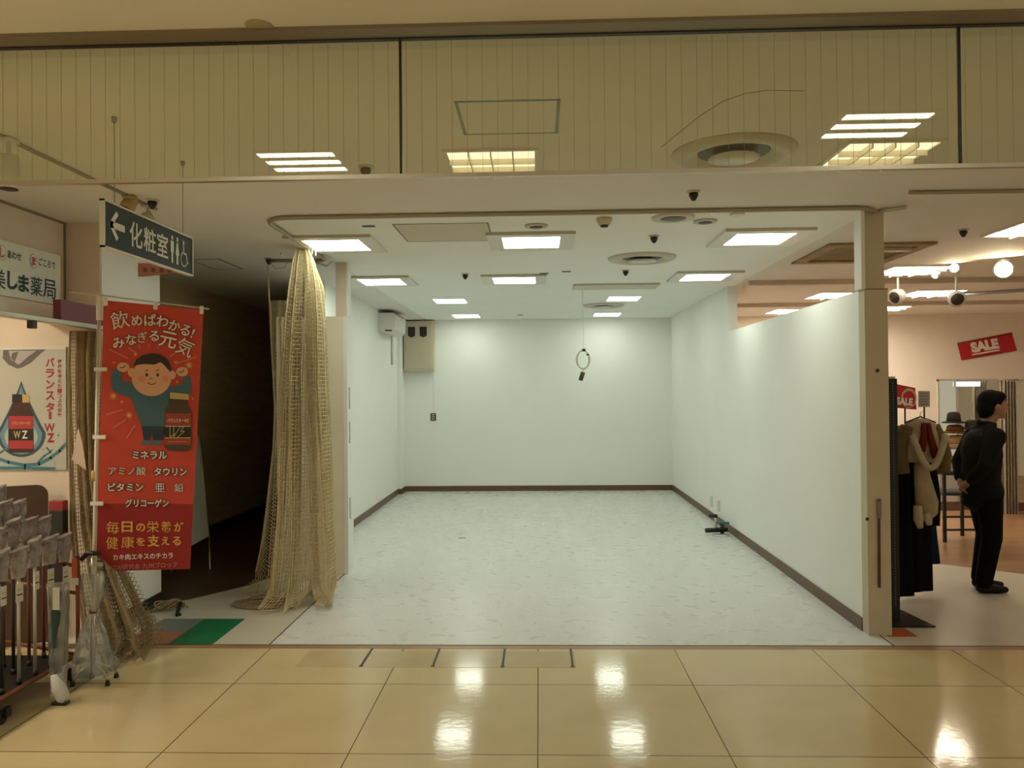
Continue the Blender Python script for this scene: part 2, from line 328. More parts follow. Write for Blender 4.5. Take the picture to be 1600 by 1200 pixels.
# pharmacy side
b = MB(); b.box((-7, 5.45, 0), (-3.055, 5.55, H), M_PINKW); struct('wall_pharmacy', b)
b = MB(); b.box((-3.055, 5.45, 0), (-3.04, 6.3, H), M_WALL); b.box((-3.9, 5.55, 0), (-3.055, 6.3, H), M_WALL); struct('wall_column', b)
b = MB(); b.box((-3.04, 5.44, 0), (-3.028, 6.31, .09), M_DARK); struct('baseboard_column', b)
b = MB(); b.box((-3.42, -2, 2.17), (-3.30, 5.45, H), M_PINKW); b.box((-3.305, 5.43, 2.17), (-3.295, 5.45, H), M_RAILB); b.box((-3.32, -2, H-.015), (-3.29, 5.45, H), M_RAILB); struct('wall_bulkhead', b)
b = MB(); b.box((-7.1, 2.0, 0), (-7, 13.6, H), M_PINKW); struct('wall_far_left', b)
# clothes shop
b = MB(); b.box((XR+.1, YB, 0), (9, YB+.1, H), M_SHOPW); struct('wall_shop_back', b)
b = MB(); b.box((9, 4.5, 0), (9.1, 13.6, H), M_SHOPW); struct('wall_far_right', b)
b = MB(); b.box((XR+.11, YB-.02, 0), (9, YB, .1), M_BASE); struct('baseboard_shop', b)
# ================================================================== SMOKE BARRIER
M_GL = glassy('wired_glass', (0.93, 0.95, 0.88), 0.085)
YG, ZG = 2.664, 2.392
xs = [-4.16, -2.31, -0.457, 1.393, 3.245, 5.09]
names = ['far left, partly out of view', 'left, ending at the seam over the striped lamp reflection', 'middle, in front of the blue-outlined hatch', 'right of the middle, with the hairline scratch above the round vent', 'far right, cut by the frame']
wire_m = mat('glass_wire', (0.16, 0.14, 0.09), 0.6, 0.3, var=0.1)
for i in range(1, 4):
    x0, x1 = xs[i], xs[i+1]
    lab = {1: 'wired glass smoke barrier pane left of the first seam, over the restroom sign', 2: 'wide middle wired glass smoke barrier pane between two dark seams', 3: 'wired glass smoke barrier pane right of the second dark seam'}[i]
    t = thing('smoke_barrier_pane', lab, 'glass panel', ((x0+x1)/2, YG, ZG), 'wired glass panes hanging from the corridor ceiling')
    MB().box((x0+.006, YG-.003, ZG+.012), (x1-.006, YG+.003, H-.006), M_GL).build('glass', t)
    wb = MB(); n = int((x1-x0)/.0512)
    for k in range(n+1):
        x = x0+.02+k*.0512
        if x < x1-.01: wb.box((x-.0005, YG-.0012, ZG+.012), (x+.0005, YG-.0002, H-.006), mat('fine_glass_wire', (0.42, 0.38, 0.28), 0.6, var=0.1))
    wb.build('wire', t)
    MB().box((x0-.004, YG-.006, ZG+.01), (x0+.004, YG+.006, H-.005), M_DARK).build('seam_joint', t)
    if i == 2:
        sb = MB(); q = [at(x, y, YG-.0045) for x, y in ((1033, 230), (1060, 208), (1095, 180), (1130, 158), (1165, 146), (1200, 141), (1256, 142))]
        sb.tube(q, .0009, wire_m, 5)
        sb.build('scratch', t, 'long curved dark hairline scratch')
MB_ = MB(); MB_.box((-4.16, YG-.010, ZG-.002), (5.09, YG+.010, ZG+.012), M_ALU)
tag(MB_.build('barrier_bottom_rail'), 'long slim aluminium rail along the bottom of the hanging wired glass', 'rail')
MB_ = MB(); MB_.box((-4.16, YG-.085, H-.012), (5.09, YG-.012, H), M_RAILB); MB_.box((-4.16, YG-.012, H-.016), (5.09, YG+.008, H), M_DARK)
tag(MB_.build('barrier_top_rail'), 'bronze ceiling channel holding the top of the hanging wired glass', 'rail')
# ================================================================== CEILING LIGHTS
E_COOL = emitter('store_led_light', COOL, L_STORE); E_WARM = emitter('corridor_tube_light', WARM, L_CORR); E_SHOP = emitter('shop_tube_light', SHOPWARM, L_SHOP)
def led(x, y, label, framed=True):
    t = thing('ceiling_light', label, 'ceiling light', (x, y, H), 'cool white ceiling lights of the empty unit')
    if framed:
        f = MB(); o, z = .34, .022
        for s in (-1, 1):
            f.box((x+s*o, y-o, H-z), (x+s*.225, y+o, H), M_WPL); f.box((x-.225, y+s*o, H-z), (x+.225, y+s*(.235), H), M_WPL)
        f.box((x-o, y-o-.004, H-z-.001), (x+o, y-o, H), M_IVORY)  # near side in darker ivory, its shade put into the colour
        f.build('frame', t)
        d = MB()
        d.box((x-.225, y-.235, H-.012), (x+.225, y-.012, H-.006), E_COOL); d.box((x-.225, y+.012, H-.012), (x+.225, y+.235, H-.006), E_COOL); d.build('diffuser', t)
        MB().box((x-.225, y-.012, H-.017), (x+.225, y+.012, H-.004), M_WPL).build('divider', t)
    else:
        MB().box((x-.215, y-.235, H-.006), (x+.215, y+.235, H), M_WPL).build('frame', t)
        MB().box((x-.20, y-.22, H-.010), (x+.20, y+.22, H-.006), E_COOL).build('diffuser', t)
led(-1.61, 6.35, 'square cool white ceiling light nearest the gathered net curtain')
led(-.05, 6.35, 'square cool white ceiling light beside the outlined ceiling hatch, middle of the front row')
led(1.75, 6.35, 'square cool white ceiling light at front right near the partition post')
led(-1.67, 8.50, 'square cool white ceiling light on the left in the second row')
led(-.25, 8.52, 'square cool white ceiling light in the centre of the second row')
led(1.76, 8.48, 'square cool white ceiling light on the right in the second row')
led(-1.16, 10.5, 'frameless small white ceiling light in the third row, left of the two', False)
led(1.12, 10.48, 'frameless small white ceiling light in the third row, right of the two', False)
led(-1.14, 12.62, 'frameless small white ceiling light nearest the grey meter box', False)
led(1.09, 12.65, 'frameless small white ceiling light by the back wall, right side', False)
M_REFL = mat('lamp_reflector', (0.85, 0.80, 0.66), 0.35, 0.0, var=0.02, emit=WARM, estr=0.0)
def troffer(x, y, s, em, label, nx=4, ny=3, group='louvred ceiling lamps'):
    t = thing('louvre_light', label, 'ceiling light', (x, y, H), group); h = s/2
    f = MB()
    for k in (-1, 1):
        f.box((x+k*(h+.02), y-h-.02, H-.012), (x+k*h, y+h+.02, H), M_WPL); f.box((x-h, y+k*(h+.02), H-.012), (x+h, y+k*h, H), M_WPL)
    f.build('frame', t)
    MB().box((x-h, y-h, H-.004), (x+h, y+h, H), em).build('reflector', t)
    lv = MB()
    for k in range(1, nx): lv.box((x-h+s*k/nx-.003, y-h, H-.034), (x-h+s*k/nx+.003, y+h, H-.004), M_REFL)
    for k in range(1, ny): lv.box((x-h, y-h+s*k/ny-.003, H-.034), (x+h, y-h+s*k/ny+.003, H-.004), M_REFL)
    lv.build('louvre', t)
E_TR = emitter('louvre_lamp_glow', (1.0, .80, .50), 1.1)
troffer(-.23, 4.17, .44, E_TR, 'warm louvred ceiling lamp seen through the glass below the blue-outlined hatch')
troffer(1.75, 4.15, .44, E_TR, 'warm louvred ceiling lamp to the right of the big round vent')
E_FAR = emitter('corridor_panel_light', WARM, 5.0); E_PH = emitter('added_pharmacy_fill', WARM, 20.0)
def panel_lamp(x, y, label, em):
    t = thing('panel_light', label, 'ceiling light', (x, y, H), 'square lamps beyond the frame')
    MB().box((x-.33, y-.33, H-.008), (x+.33, y+.33, H), M_WPL).build('frame', t); MB().box((x-.3, y-.3, H-.012), (x+.3, y+.3, H-.008), em).build('diffuser', t)
def light_strip(x, y, label, em=E_WARM):
    t = thing('tube_light', label, 'ceiling light', (x, y, H), 'three-tube corridor lamps overhead')
    MB().box((x-.22, y-.19, H-.006), (x+.22, y+.19, H), M_CEIL).build('frame', t)
    for k in (-.13, 0, .13):
        MB().box((x-.19, y+k-.028, H-.008), (x+.19, y+k+.028, H-.004), em).build('tube', t)
E_REFL = emitter('corridor_slot_light', WARM, 9.5)
light_strip(-1.21, 1.24, 'three-tube corridor ceiling lamp overhead on the left, mirrored in the glass', E_REFL)
light_strip(1.55, 1.64, 'three-tube corridor ceiling lamp overhead on the right, mirrored in the glass', E_REFL)
for x, xl in ((-3.6, 'far left'), (-1.2, 'left'), (1.2, 'right'), (3.6, 'far right')):
    for y, yl in ((-.9, 'just behind the viewer'), (-3.6, 'furthest from the empty unit')):
        panel_lamp(x, y, 'square corridor ceiling lamp %s, %s' % (yl, xl), E_FAR)
for y, l in ((.6, 'nearest the corridor lamps'), (2.2, 'in the middle'), (3.9, 'nearest the poster')):
    panel_lamp(-4.6, y, 'unseen square fill lamp added inside the pharmacy, the one '+l, E_PH)  # unseen lamps added to brighten the corridor floor on the left
E_SHOPB = emitter('shop_tube_light_rear', SHOPWARM, 20)
for (x, y), lb in {(3.85, 6.15): 'nearest the corridor', (3.83, 8.28): 'second from the corridor, behind the white post', (3.85, 10.4): 'third from the corridor, seen over the partition', (3.9, 12.45): 'by the back wall, seen over the partition', (5.0, 10.3): 'behind the ring-shaped spotlight', (5.2, 12.2): 'just above the beige back wall', (6.6, 8.3): 'far right', (6.6, 6.15): 'near right, out past the frame'}.items():
    troffer(x, y, .60, E_SHOP if y < 10 else E_SHOPB, 'warm shop ceiling lamp '+lb, 3, 3, 'warm lamps over the clothes shop')
# ---------------- hatches, vents and small ceiling fittings
def outline(name, x0, x1, y0, y1, mt, label, wdt=.012, fill=None, sk=0):
    b = MB()
    b.box((x0, y0, H-.003), (x1, y0+wdt, H), mt); b.box((x0, y1-wdt, H-.003), (x1, y1, H), mt); b.box((x0, y0, H-.003), (x0+wdt, y1, H), mt); b.box((x1-wdt, y0, H-.003), (x1, y1, H), mt)
    t = thing(name, label, 'ceiling hatch', ((x0+x1)/2, (y0+y1)/2, H)); b.build('rim', t)
    if fill: MB().box((x0+wdt, y0+wdt, H-.002), (x1-wdt, y1-wdt, H), fill).build('lid', t)
outline('ceiling_hatch', -.34, .10, 3.28, 3.71, mat('blue_tape', (0.22, 0.36, 0.38), 0.6, var=.15), 'small ceiling hatch outlined with pale blue tape behind the glass', .014, M_CEIL)
outline('access_hatch', -1.04, -.35, 5.66, 6.33, mat('hatch_gap', (0.22, 0.19, 0.14), 0.7, var=.05), 'square beige ceiling access hatch between the two front white lights', .010, mat('hatch_beige', (0.66, 0.60, 0.48), 0.8, var=.02))
outline('hall_hatch', -3.12, -2.84, 7.0, 7.58, M_BASE, 'thin dark-rimmed ceiling hatch over the hallway entrance', .012, M_CEIL)
def vent(x, y, r, label, mt=M_IVORY):
    t = thing('round_vent', label, 'air vent', (x, y, H), 'round ceiling air diffusers')
    MB().lathe((x, y, H), [(r, 0), (r, -.006), (r*.93, -.022), (r*.80, -.03), (r*.66, -.018), (r*.58, .0)], mt, 40).build('outer_ring', t)
    MB().lathe((x, y, H), [(r*.58, -.002), (r*.56, -.004)], M_DARK, 32).build('throat', t)
    MB().lathe((x, y, H), [(r*.42, -.034), (r*.40, -.028), (r*.2, -.008)], M_WPL, 32).build('centre_plate', t)
vent(1.0, 4.07, .31, 'large round ceiling air vent seen through the hanging glass')
vent(.95, 7.27, .31, 'round ceiling air vent between the front and second rows of white lights')
vent(.92, 11.25, .29, 'small distant round ceiling air vent near the back right light')
b = MB(); b.box((.40, 9.02, H-.02), (1.38, 9.40, H), M_IVORY, .004); b.box((.42, 9.0, H-.018), (1.36, 9.03, H-.004), M_POST)
tag(b.build('vent_panel'), 'long flat beige ceiling vent panel behind the second row of lights', 'air vent')
b = thing('air_conditioner', 'grimy yellow-brown ceiling air conditioner cassette partly hidden by the white post', 'air conditioner', (2.86, 7.17, H))
gm = mat('grimy_plastic', (0.30, 0.21, 0.075), 0.6, var=.3, vscale=8)
f = MB()
for s in (-1, 1): f.box((2.86+s*.44, 6.67, H-.02), (2.86+s*.34, 7.67, H), gm); f.box((2.52, 7.17+s*.5, H-.02), (3.2, 7.17+s*.38, H), gm)
f.build('frame', b); MB().box((2.52, 6.79, H-.006), (3.2, 7.55, H), mat('grimy_grille', (0.20, 0.14, 0.05), .7, var=.3)).build('grille', b)
MB().box((2.95, 6.9, H-.03), (3.2, 7.0, H-.006), M_IVORY).build('flap', b)
def sprinkler(p, label, s=1.0):
    t = thing('sprinkler_head', label, 'sprinkler', (p[0], p[1], H), 'dark sprinkler heads on the ceiling')
    MB().lathe((p[0], p[1], H), [(.052*s, 0), (.050*s, -.008), (.03*s, -.012)], M_IVORY, 20).build('plate', t)
    MB().lathe((p[0], p[1], H), [(.034*s, -.010), (.036*s, -.028), (.02*s, -.05), (.012*s, -.058)], M_DARK, 16).build('head', t)
for p, l in (((-.91, 4.20), 'seen through the glass beside the striped lamp reflection'), ((-2.38, 4.84), 'above the restroom sign'), ((.95, 4.86), 'just outside the curtain track, centre right'),
             ((-2.39, 7.0), 'left of the gathered net curtain'), ((3.25, 6.18), 'on the shop ceiling right of the white post'), ((.91, 6.24), 'between the round vents in the empty unit'), ((.88, 8.0), 'in front of the long vent panel'), ((-.74, 8.1), 'left of the centre second-row light')):
    sprinkler(p, 'dark sprinkler head with pale plate '+l, .8)
for p, l, r in ((on(838, 352, H), 'round metal speaker grille ahead of the middle front light', .085), (on(1052, 339, H), 'dark-centred round downlight by the curtain track', .15), (on(1102, 345, H), 'thin round black-rimmed ceiling disc right of the downlight', .085), (on(1152, 334, H), 'plain white ceiling disc at the front right light', .05)):
    t = thing('ceiling_disc', l, 'ceiling fitting', (p.x, p.y, H))
    MB().lathe((p.x, p.y, H), [(r, 0), (r*.98, -.012), (r*.8, -.014)], M_IVORY if r > .05 else M_WPL, 28).build('ring', t)
    if r > .06: MB().lathe((p.x, p.y, H), [(r*.62, -.013), (r*.5, -.018)], mat('brown_lens', (.10, .065, .03), .4, var=.1) if r > .1 else M_DARK, 24).build('centre', t)
p = on(944, 341, H); t = thing('smoke_detector', 'ivory cylindrical smoke detector near the middle of the curtain track', 'smoke detector', (p.x, p.y, H))
MB().lathe((p.x, p.y, H), [(.055, 0), (.055, -.02), (.045, -.035), (.04, -.05)], M_IVORY, 20).build('body', t); MB().lathe((p.x, p.y, H), [(.03, -.05), (.025, -.062)], M_DARK, 16).build('sensor', t)
for (x, y), l in (((576, 353), 'small dark slot on the ceiling above the front left light'), ((850, 427), 'tiny left scar right of the second-row light'), ((885, 424), 'tiny right scar right of the second-row light'), ((813, 492), 'tiny dark ceiling clip near the back wall')):
    p = on(x, y, H); tag(MB().box((p.x-.045, p.y-.02, H-.006), (p.x+.045, p.y+.02, H), M_DARK, .002).build('ceiling_clip'), l, 'ceiling fitting')
p = on(405, 40, H); tag(MB().lathe((p.x, p.y, H), [(.045, 0), (.043, -.004)], mat('filler_patch', (.42, .36, .22), .8, var=.1), 24).build('round_cover'), 'flat round yellowish cover on the nearest ceiling', 'ceiling fitting')
# curtain track
path = []
def arc(cx, cy, r, a0, a1, n=8): return [(cx+r*math.cos(math.radians(a0+(a1-a0)*i/n)), cy+r*math.sin(math.radians(a0+(a1-a0)*i/n)), H-.016) for i in range(n+1)]
path = [(-2.41, 7.06, H-.016)]+arc(-1.99, 6.98, .1, 90, 0)+arc(-1.67, 5.53, .2, 180, 270)+arc(2.08, 5.52, .2, -90, -20)
path = [Vector(q) for q in path]
t = thing('curtain_track', 'slim rounded curtain rail curving along the ceiling at the empty unit front', 'curtain rail', (-1.67, 5.33, H))
MB().tube(path, .015, mat('track_metal', (.40, .35, .26), .5, .3, var=.05), 8).build('rail', t)
hk = MB(); hk.tube([(-2.0, 7.08, H-.03), (-1.9, 7.12, H-.06), (-1.82, 7.0, H-.03), (-1.85, 6.8, H-.02)], .008, M_ALU, 6); hk.build('end_hook', t)
sp = MB(); sp.tube([(-2.2, 6.75, H), (-2.2, 6.75, H-.02)], .01, M_ALU); sp.tube([(2.28, 5.40, H-.02), (2.42, 5.30, H-.02)], .012, M_ALU, 6); sp.build('bracket', t)
b = MB(); b.tube([(2.27, 4.93, H-.014), (5.2, 4.97, H-.014)], .012, mat('track_metal', (.4, .35, .26))); tag(b.build('ceiling_track'), 'straight thin rail on the ceiling at upper right before the shop', 'ceiling rail')
b = MB(); b.box((-2.48, 3.2, H-.012), (-2.455, 5.06, H), M_RAILB); tag(b.build('lighting_track'), 'thin dark lighting track on the ceiling running back above the restroom sign', 'lighting track')
def spotlight(p, d, label, body=M_WPL, lit=None, r=.04, l=.11, drop=.09):
    t = thing('spotlight', label, 'spotlight', (p[0], p[1], H), None); q = Vector((p[0], p[1], H-drop)); d = Vector(d).normalized()
    MB().tube([(p[0], p[1], H), q], .011, body).build('stem', t); MB().box((p[0]-.03, p[1]-.04, H-.025), (p[0]+.03, p[1]+.04, H-.008), body, .004).build('adapter', t)
    MB().tube([q-d*l*.5, q-d*l*.45, q+d*l*.2, q+d*l*.5], [r*.5, r*.8, r, r], body, 16).build('lamp_shade', t)
    MB().tube([q+d*l*.5, q+d*(l*.5+.004)], r*(.86 if lit else .74), lit or mat('shade_inside', (.05, .035, .02), .6, var=.1), 16).build('bulb' if lit else 'lamp_opening', t)  # without a bulb, a dark disc stands for the shaded inside
    return t
ybr = mat('yellowed_plastic', (.42, .32, .13), .5, var=.1)
spotlight((-2.46, 4.72), (-.2, -.5, -.9), 'yellowed spotlight on the track just above the restroom sign', ybr, None, .045, .10, .05)
spotlight((-2.46, 4.95), (.3, .2, -.9), 'white spotlight on the track, the farther of the pair above the restroom sign', M_IVORY, None, .04, .1, .10)
p_ = spotlight((-2.46, 3.62), (0, 0, -1), 'white cylindrical spotlight at the left edge of view near the glass', M_WPL, None, .055, .16, .16)
SPOT_E = emitter('spot_bulb', (1.0, .78, .48), 60.0); SPOT_D = emitter('spot_bulb_dim', (1.0, .85, .66), 3.0)
def shop_spot(px, py, Y, d, label, lit, r, drop=.16):
    p = at(px, py, Y); spotlight((p.x, p.y), d, label, M_WPL, lit, r, .10, H-p.z)
camv = lambda px, py, Y: (Vector((0, 0, EYE))-at(px, py, Y))
shop_spot(1568, 421, 7.6, camv(1568, 421, 7.6), 'big round glaring shop spotlight at the right edge', SPOT_E, .085)
shop_spot(1491, 419, 7.9, camv(1491, 419, 7.9), 'bright shop spotlight with a starry glare, left of the biggest one', SPOT_E, .045)
shop_spot(1464, 426, 8.2, (-.6, -.3, -.7), 'small white shop spotlight turned sideways beside the glaring one', SPOT_D, .035)
shop_spot(1403, 463, 8.6, (-1, -.42, -.35), 'crescent-looking white spotlight right of the white post', None, .085)
shop_spot(1494, 466, 8.4, (-.25, -1, -.35), 'ring-rimmed white spotlight with a dark opening, hanging below a warm lamp', None, .085)
q0, q1 = on(1466, 459, H), on(1640, 447, H)
tag(MB().tube([(q0.x, q0.y, H-.03), (q1.x, q1.y, H-.03)], .022, mat('bluish_rail', (.36, .42, .44), .35, .6, var=.05), 8).build('shop_rail'), 'bluish-grey metal rail crossing the shop ceiling at right', 'ceiling rail')
for x, y, l in ((4.6, 8.9, 'first dark beam line across the shop ceiling'), (4.6, 11.3, 'second dark beam line across the shop ceiling, nearer the back wall')):
    tag(MB().box((2.35, y, H-.05), (9, y+.08, H), mat('beam_paint', (.55, .46, .36), .8, var=.04)).build('ceiling_beam'), l, 'beam')
# ================================================================== STORE FITTINGS
t = thing('wall_air_conditioner', 'white wall air conditioner high in the far left corner', 'air conditioner', (XL, 12.1, 2.6))
b = MB(); y0, y1 = 11.45, 12.35
prof = [(0, 2.55), (.17, 2.52), (.24, 2.58), (.25, 2.79), (.22, 2.82), (0, 2.82)]
vs = [(XL+.002+a, y0, z) for a, z in prof]+[(XL+.002+a, y1, z) for a, z in prof]; n = len(prof)
b.add(vs, [tuple(range(n)), tuple(range(n, 2*n))]+[(i, (i+1) % n, n+(i+1) % n, n+i) for i in range(n)], M_WPL); b.build('body', t)
MB().box((XL+.10, y0-.004, 2.555), (XL+.2, y0+.01, 2.575), M_DARK).build('outlet', t); MB().box((XL+.01, y0+.02, 2.822), (XL+.22, y1-.02, 2.828), M_DARK).build('intake_grille', t)
MB().tube([(XL+.02, 12.45, 2.7), (XL+.02, 12.45, 2.1)], .018, M_WPL).build('drain_pipe', t)
t = thing('meter_box', 'beige metal meter box with two dark windows high on the back wall', 'electrical box', (-2.0, 13.2, 2.0))
p0, p1 = at(631, 581, 13.17), at(677, 501, 13.17)
x0, x1, z0, z1 = p0.x, p1.x, p0.z+.01, min(p1.z, H-.01)
MB().box((x0, 13.17, z0), (x1, YB, z1), M_CREAMM, .006).build('case', t)
d = MB().box((x0+.02, 13.16, z0+.03), (x1-.03, 13.172, z1-.02), mat('cream_door', (.52, .46, .33), .45, var=.03), .003).build('door', t)
for xa in (x0+.075, x0+.27):
    w_ = z1-.10
    MB().add([(xa, 13.157, w_), (xa+.12, 13.157, w_), (xa+.12, 13.157, w_-.15), (xa+.06, 13.157, w_-.18), (xa, 13.157, w_-.15)], [(0, 1, 2, 3, 4)], M_DARK).build('window', t)
MB().box((x0+.035, 13.145, z0+.42), (x0+.06, 13.16, z0+.50), M_ALU, .003).build('handle', t)
t = thing('wall_outlet', 'small black wall socket with a cable line above it on the back wall', 'socket', (-1.78, YB, 1.25))
MB().box((-1.82, YB-.02, 1.19), (-1.73, YB, 1.31), M_DARK, .004).build('plate', t)
for z in (1.215, 1.25, 1.285): MB().box((-1.80, YB-.024, z-.009), (-1.75, YB-.02, z+.009), M_IVORY).build('slot', t)
MB().box((-1.775, YB-.006, 1.31), (-1.765, YB, 2.0), M_WPL).build('conduit', t)
t = thing('hanging_cable', 'coiled pale cable hanging on a thin wire with a dark plug below', 'cable', (.58, 9.6, H))
p = at(911, 562, 9.6)
MB().tube([(p.x, 9.6, H), (p.x+.01, 9.6, p.z+.12)], .003, M_WPL, 5).build('wire', t)
cb = MB()
for k_ in range(3): cb.tube([(p.x+(.07+.006*k_)*math.cos(a*.35+k_), 9.6+.006*k_, p.z+(.115-.004*k_)*math.sin(a*.35+k_)) for a in range(19)], .007, mat('cream_cable', (.60, .54, .38), .5, var=.1), 6)
cb.build('coil', t)
ct = MB(); ct.box((p.x-.01, 9.575, p.z+.10), (p.x+.03, 9.59, p.z+.13), M_DARK); ct.box((p.x+.04, 9.575, p.z+.05), (p.x+.07, 9.59, p.z+.07), M_DARK); ct.build('cable_tie', t)
q = at(909, 588, 9.6); MB().tube([q+Vector((-.016, 0, -.05)), q+Vector((.016, 0, .05))], .036, mat('olive_plug', (.06, .05, .015), .5, var=.1), 4).build('plug', t)
MB().tube([(p.x, 9.6, p.z-.11), q+Vector((.01, 0, .045))], .004, M_IVORY, 5).build('lead', t)
# pipe stub on the floor
g = on(1128, 832, .0); t = thing('pipe_valve', 'black pipe valve with a blue lever standing at the right skirting', 'valve', (2.1, 9.35, 0))
vx, vy = 2.12, 9.28
MB().tube([(vx-.22, vy-.04, .05), (vx+.04, vy, .05)], .026, M_BLACKM, 12).build('pipe', t)
MB().tube([(vx-.02, vy, .0), (vx-.02, vy, .12)], .022, M_BLACKM, 12).build('riser', t)
MB().box((vx-.08, vy-.015, .115), (vx+.06, vy+.015, .14), mat('blue_lever', (.03, .16, .20), .4, var=.1), .004).build('lever', t)
MB().tube([(vx+.02, vy+.42, .14), (vx-.07, vy+.45, .14)], .022, M_BLACKM, 10).tube([(vx-.0, vy+.43, 0), (vx-.0, vy+.43, .14)], .016, M_ALU, 10).build('second_outlet', t)
MB().tube([(vx-.06, vy-.12, .001), (vx-.06, vy-.12, .012)], .10, mat('clear_base', (.55, .58, .55), .15, var=.05), 20).build('floor_plate', t)
for yy, l in ((10.3, 'farther'), (9.9, 'nearer')):
    tag(MB().box((XR-.03, yy-.02, .17), (XR, yy+.02, .30), M_WPL, .004).build('socket_cover'), 'narrow white socket cover low on the right wall, the %s of two' % l, 'socket')
tag(MB().box((-.93, 9.04, 0), (-.85, 9.08, .006), mat('small_floor_box', (.22, .22, .2), .5, var=.1), .002).build('floor_box'), 'tiny dark metal plate set in the empty white floor', 'floor plate')
# slots in the partition edge
for z, l in ((1.62, 'upper'), (1.30, 'middle'), (.60, 'lower')):
    tag(MB().box((-1.765, 7.34, z-.10), (-1.756, 7.36, z+.10), M_IVORY, .001).build('edge_hinge'), 'thin hinge strip on the white edge of the beige partition, %s one' % l, 'hinge')
# things on the white post
t = thing('post_bolt', 'long rusty vertical bolt latch low on the front of the white post', 'latch', (2.3, 5.45, .6))
zt, zb = at(1371, 780, 5.45), at(1374, 918, 5.45)
MB().tube([(zt.x+.01, 5.45, zt.z), (zb.x, 5.45, zb.z)], .009, mat('rusty_brown', (.10, .035, .015), .6, var=.3), 8).build('rod', t)
MB().tube([(zt.x+.01, 5.45, zt.z-.01), (zt.x+.01, 5.45, zt.z-.13)], .014, M_RAILB, 8).build('sleeve', t); MB().box((zt.x-.006, 5.448, zt.z-.1), (zt.x+.026, 5.456, zt.z+.0), M_RAILB, .002).build('bracket', t)
for (x, y), l in (((1371, 579), 'dark keyhole disc high on the white post'), ((1355, 811), 'small dark slot low on the white post')):
    p = at(x, y, 5.455); tag(MB().lathe((p.x, 5.455, p.z), [(.012, 0), (.010, -.006)], M_DARK, 14, 'Y').build('keyhole'), l, 'lock')
# ================================================================== NETS
def interp(rows, z):
    for a, b_ in zip(rows[:-1], rows[1:]):
        if a[0] >= z >= b_[0]:
            t_ = (a[0]-z)/(a[0]-b_[0]+1e-9); t_ = t_*t_*(3-2*t_) if False else t_; return [a[i]+(b_[i]-a[i])*t_ for i in range(len(a))]
    return rows[-1]
def net(name, rows, cols, cell, folds, mt, parent, th=.0035, seed=0, puddle=0.0, square=False):
    rnd = random.Random(seed); z0, z1 = rows[0][0], rows[-1][0]; nr = int((z0-z1)/(cell*.5))
    ph = [rnd.uniform(0, 6.28) for _ in range(4)]
    P = {}
    def pt(i, j):
        z = z0-(z0-z1)*j/nr; u = i/cols; _, xa, xb, yc, amp = interp(rows, z)
        w_ = (u+.035*math.sin(6.28*u*2+ph[2]+z*.8)); dr = z-z1
        y = yc+amp*math.sin(6.28*folds*u+ph[0]+.5*math.sin(z*1.3+ph[1]))+amp*.35*math.sin(6.28*folds*2.3*u+ph[3]+z*.6)
        x = xa+(xb-xa)*w_+amp*.45*math.cos(6.28*folds*u+ph[0])
        zz = z
        if puddle and dr < puddle:      # gather on the floor
            k_ = 1-dr/puddle; zz = z1+.012+dr*.55+.03*abs(math.sin(u*31+ph[1]))*k_; y -= k_*.16*(.6+.6*math.sin(u*9+ph[2])); x += k_*.07*math.sin(u*17+ph[3])
        return (x, y, zz)
    vs = []; idx = {}; fs = []
    if square:
        nr //= 2
    for j in range(nr+1):
        for i in range(cols+1):
            if square or (i+j) % 2 == 0: idx[(i, j)] = len(vs); vs.append(pt(i, j))
    if square: fs = [(idx[(i, j)], idx[(i+1, j)], idx[(i+1, j+1)], idx[(i, j+1)]) for j in range(nr) for i in range(cols)]
    for j in range(0, nr-1):
        for i in range(1, cols):
            if square: break
            if (i+j) % 2 == 0: fs.append((idx[(i, j)], idx[(i+1, j+1)], idx[(i, j+2)], idx[(i-1, j+1)])) if (i+1, j+1) in idx and (i, j+2) in idx else None
    me = bpy.data.meshes.new(name); me.from_pydata(vs, [], fs); me.materials.append(mt)
    o = bpy.data.objects.new(name, me); C.objects.link(o)
    md = o.modifiers.new('w', 'WIREFRAME'); md.thickness = th; md.use_even_offset = False; md.use_boundary = True
    if parent: o.parent = parent; o.matrix_parent_inverse = parent.matrix_basis.inverted()
    return o
def xz(px, py, Y): q = at(px, py, Y); return q.x
t = thing('net_curtain', 'tall tan net curtain gathered at the ceiling, pooling on the floor by the beige partition', 'curtain', (-1.9, 6.4, 0))
YN = 6.45
def row(y, xa, xb, Yc, amp): q = at(xa, y, Yc); q2 = at(xb, y, Yc); return [q.z, q.x, q2.x, Yc, amp]
rows = [row(386, 464, 482, YN, .02), row(410, 458, 492, YN, .05), row(450, 452, 500, YN, .07), row(500, 447, 505, YN, .09), row(600, 440, 508, YN, .10), row(700, 436, 515, YN-.02, .11), row(800, 432, 522, YN-.08, .12), row(870, 424, 528, YN-.15, .12), [.0, xz(415, 930, YN-.2), xz(532, 930, YN-.2), YN-.22, .13]]
net('net_panel', rows, 84, .032, 3.5, M_NET, t, .0072, 1, .22, True)
rows2 = [row(390, 465, 480, YN+.12, .02), row(450, 456, 500, YN+.12, .05), row(600, 444, 506, YN+.12, .08), row(800, 436, 518, YN+.08, .09), [.02, xz(428, 925, YN), xz(525, 925, YN), YN, .1]]
net('net_lining', rows2, 60, .034, 2.5, M_NET, t, .007, 5, .12, True)
hb = MB()
for i in range(5): hb.tube([(-1.93+.03*i, YN-.02, 2.79+.01*(i % 2)), (-1.92+.026*i, YN, H-.03)], .006, M_WPL, 6)
hb.build('hook_cluster', t, 'white plastic hooks')
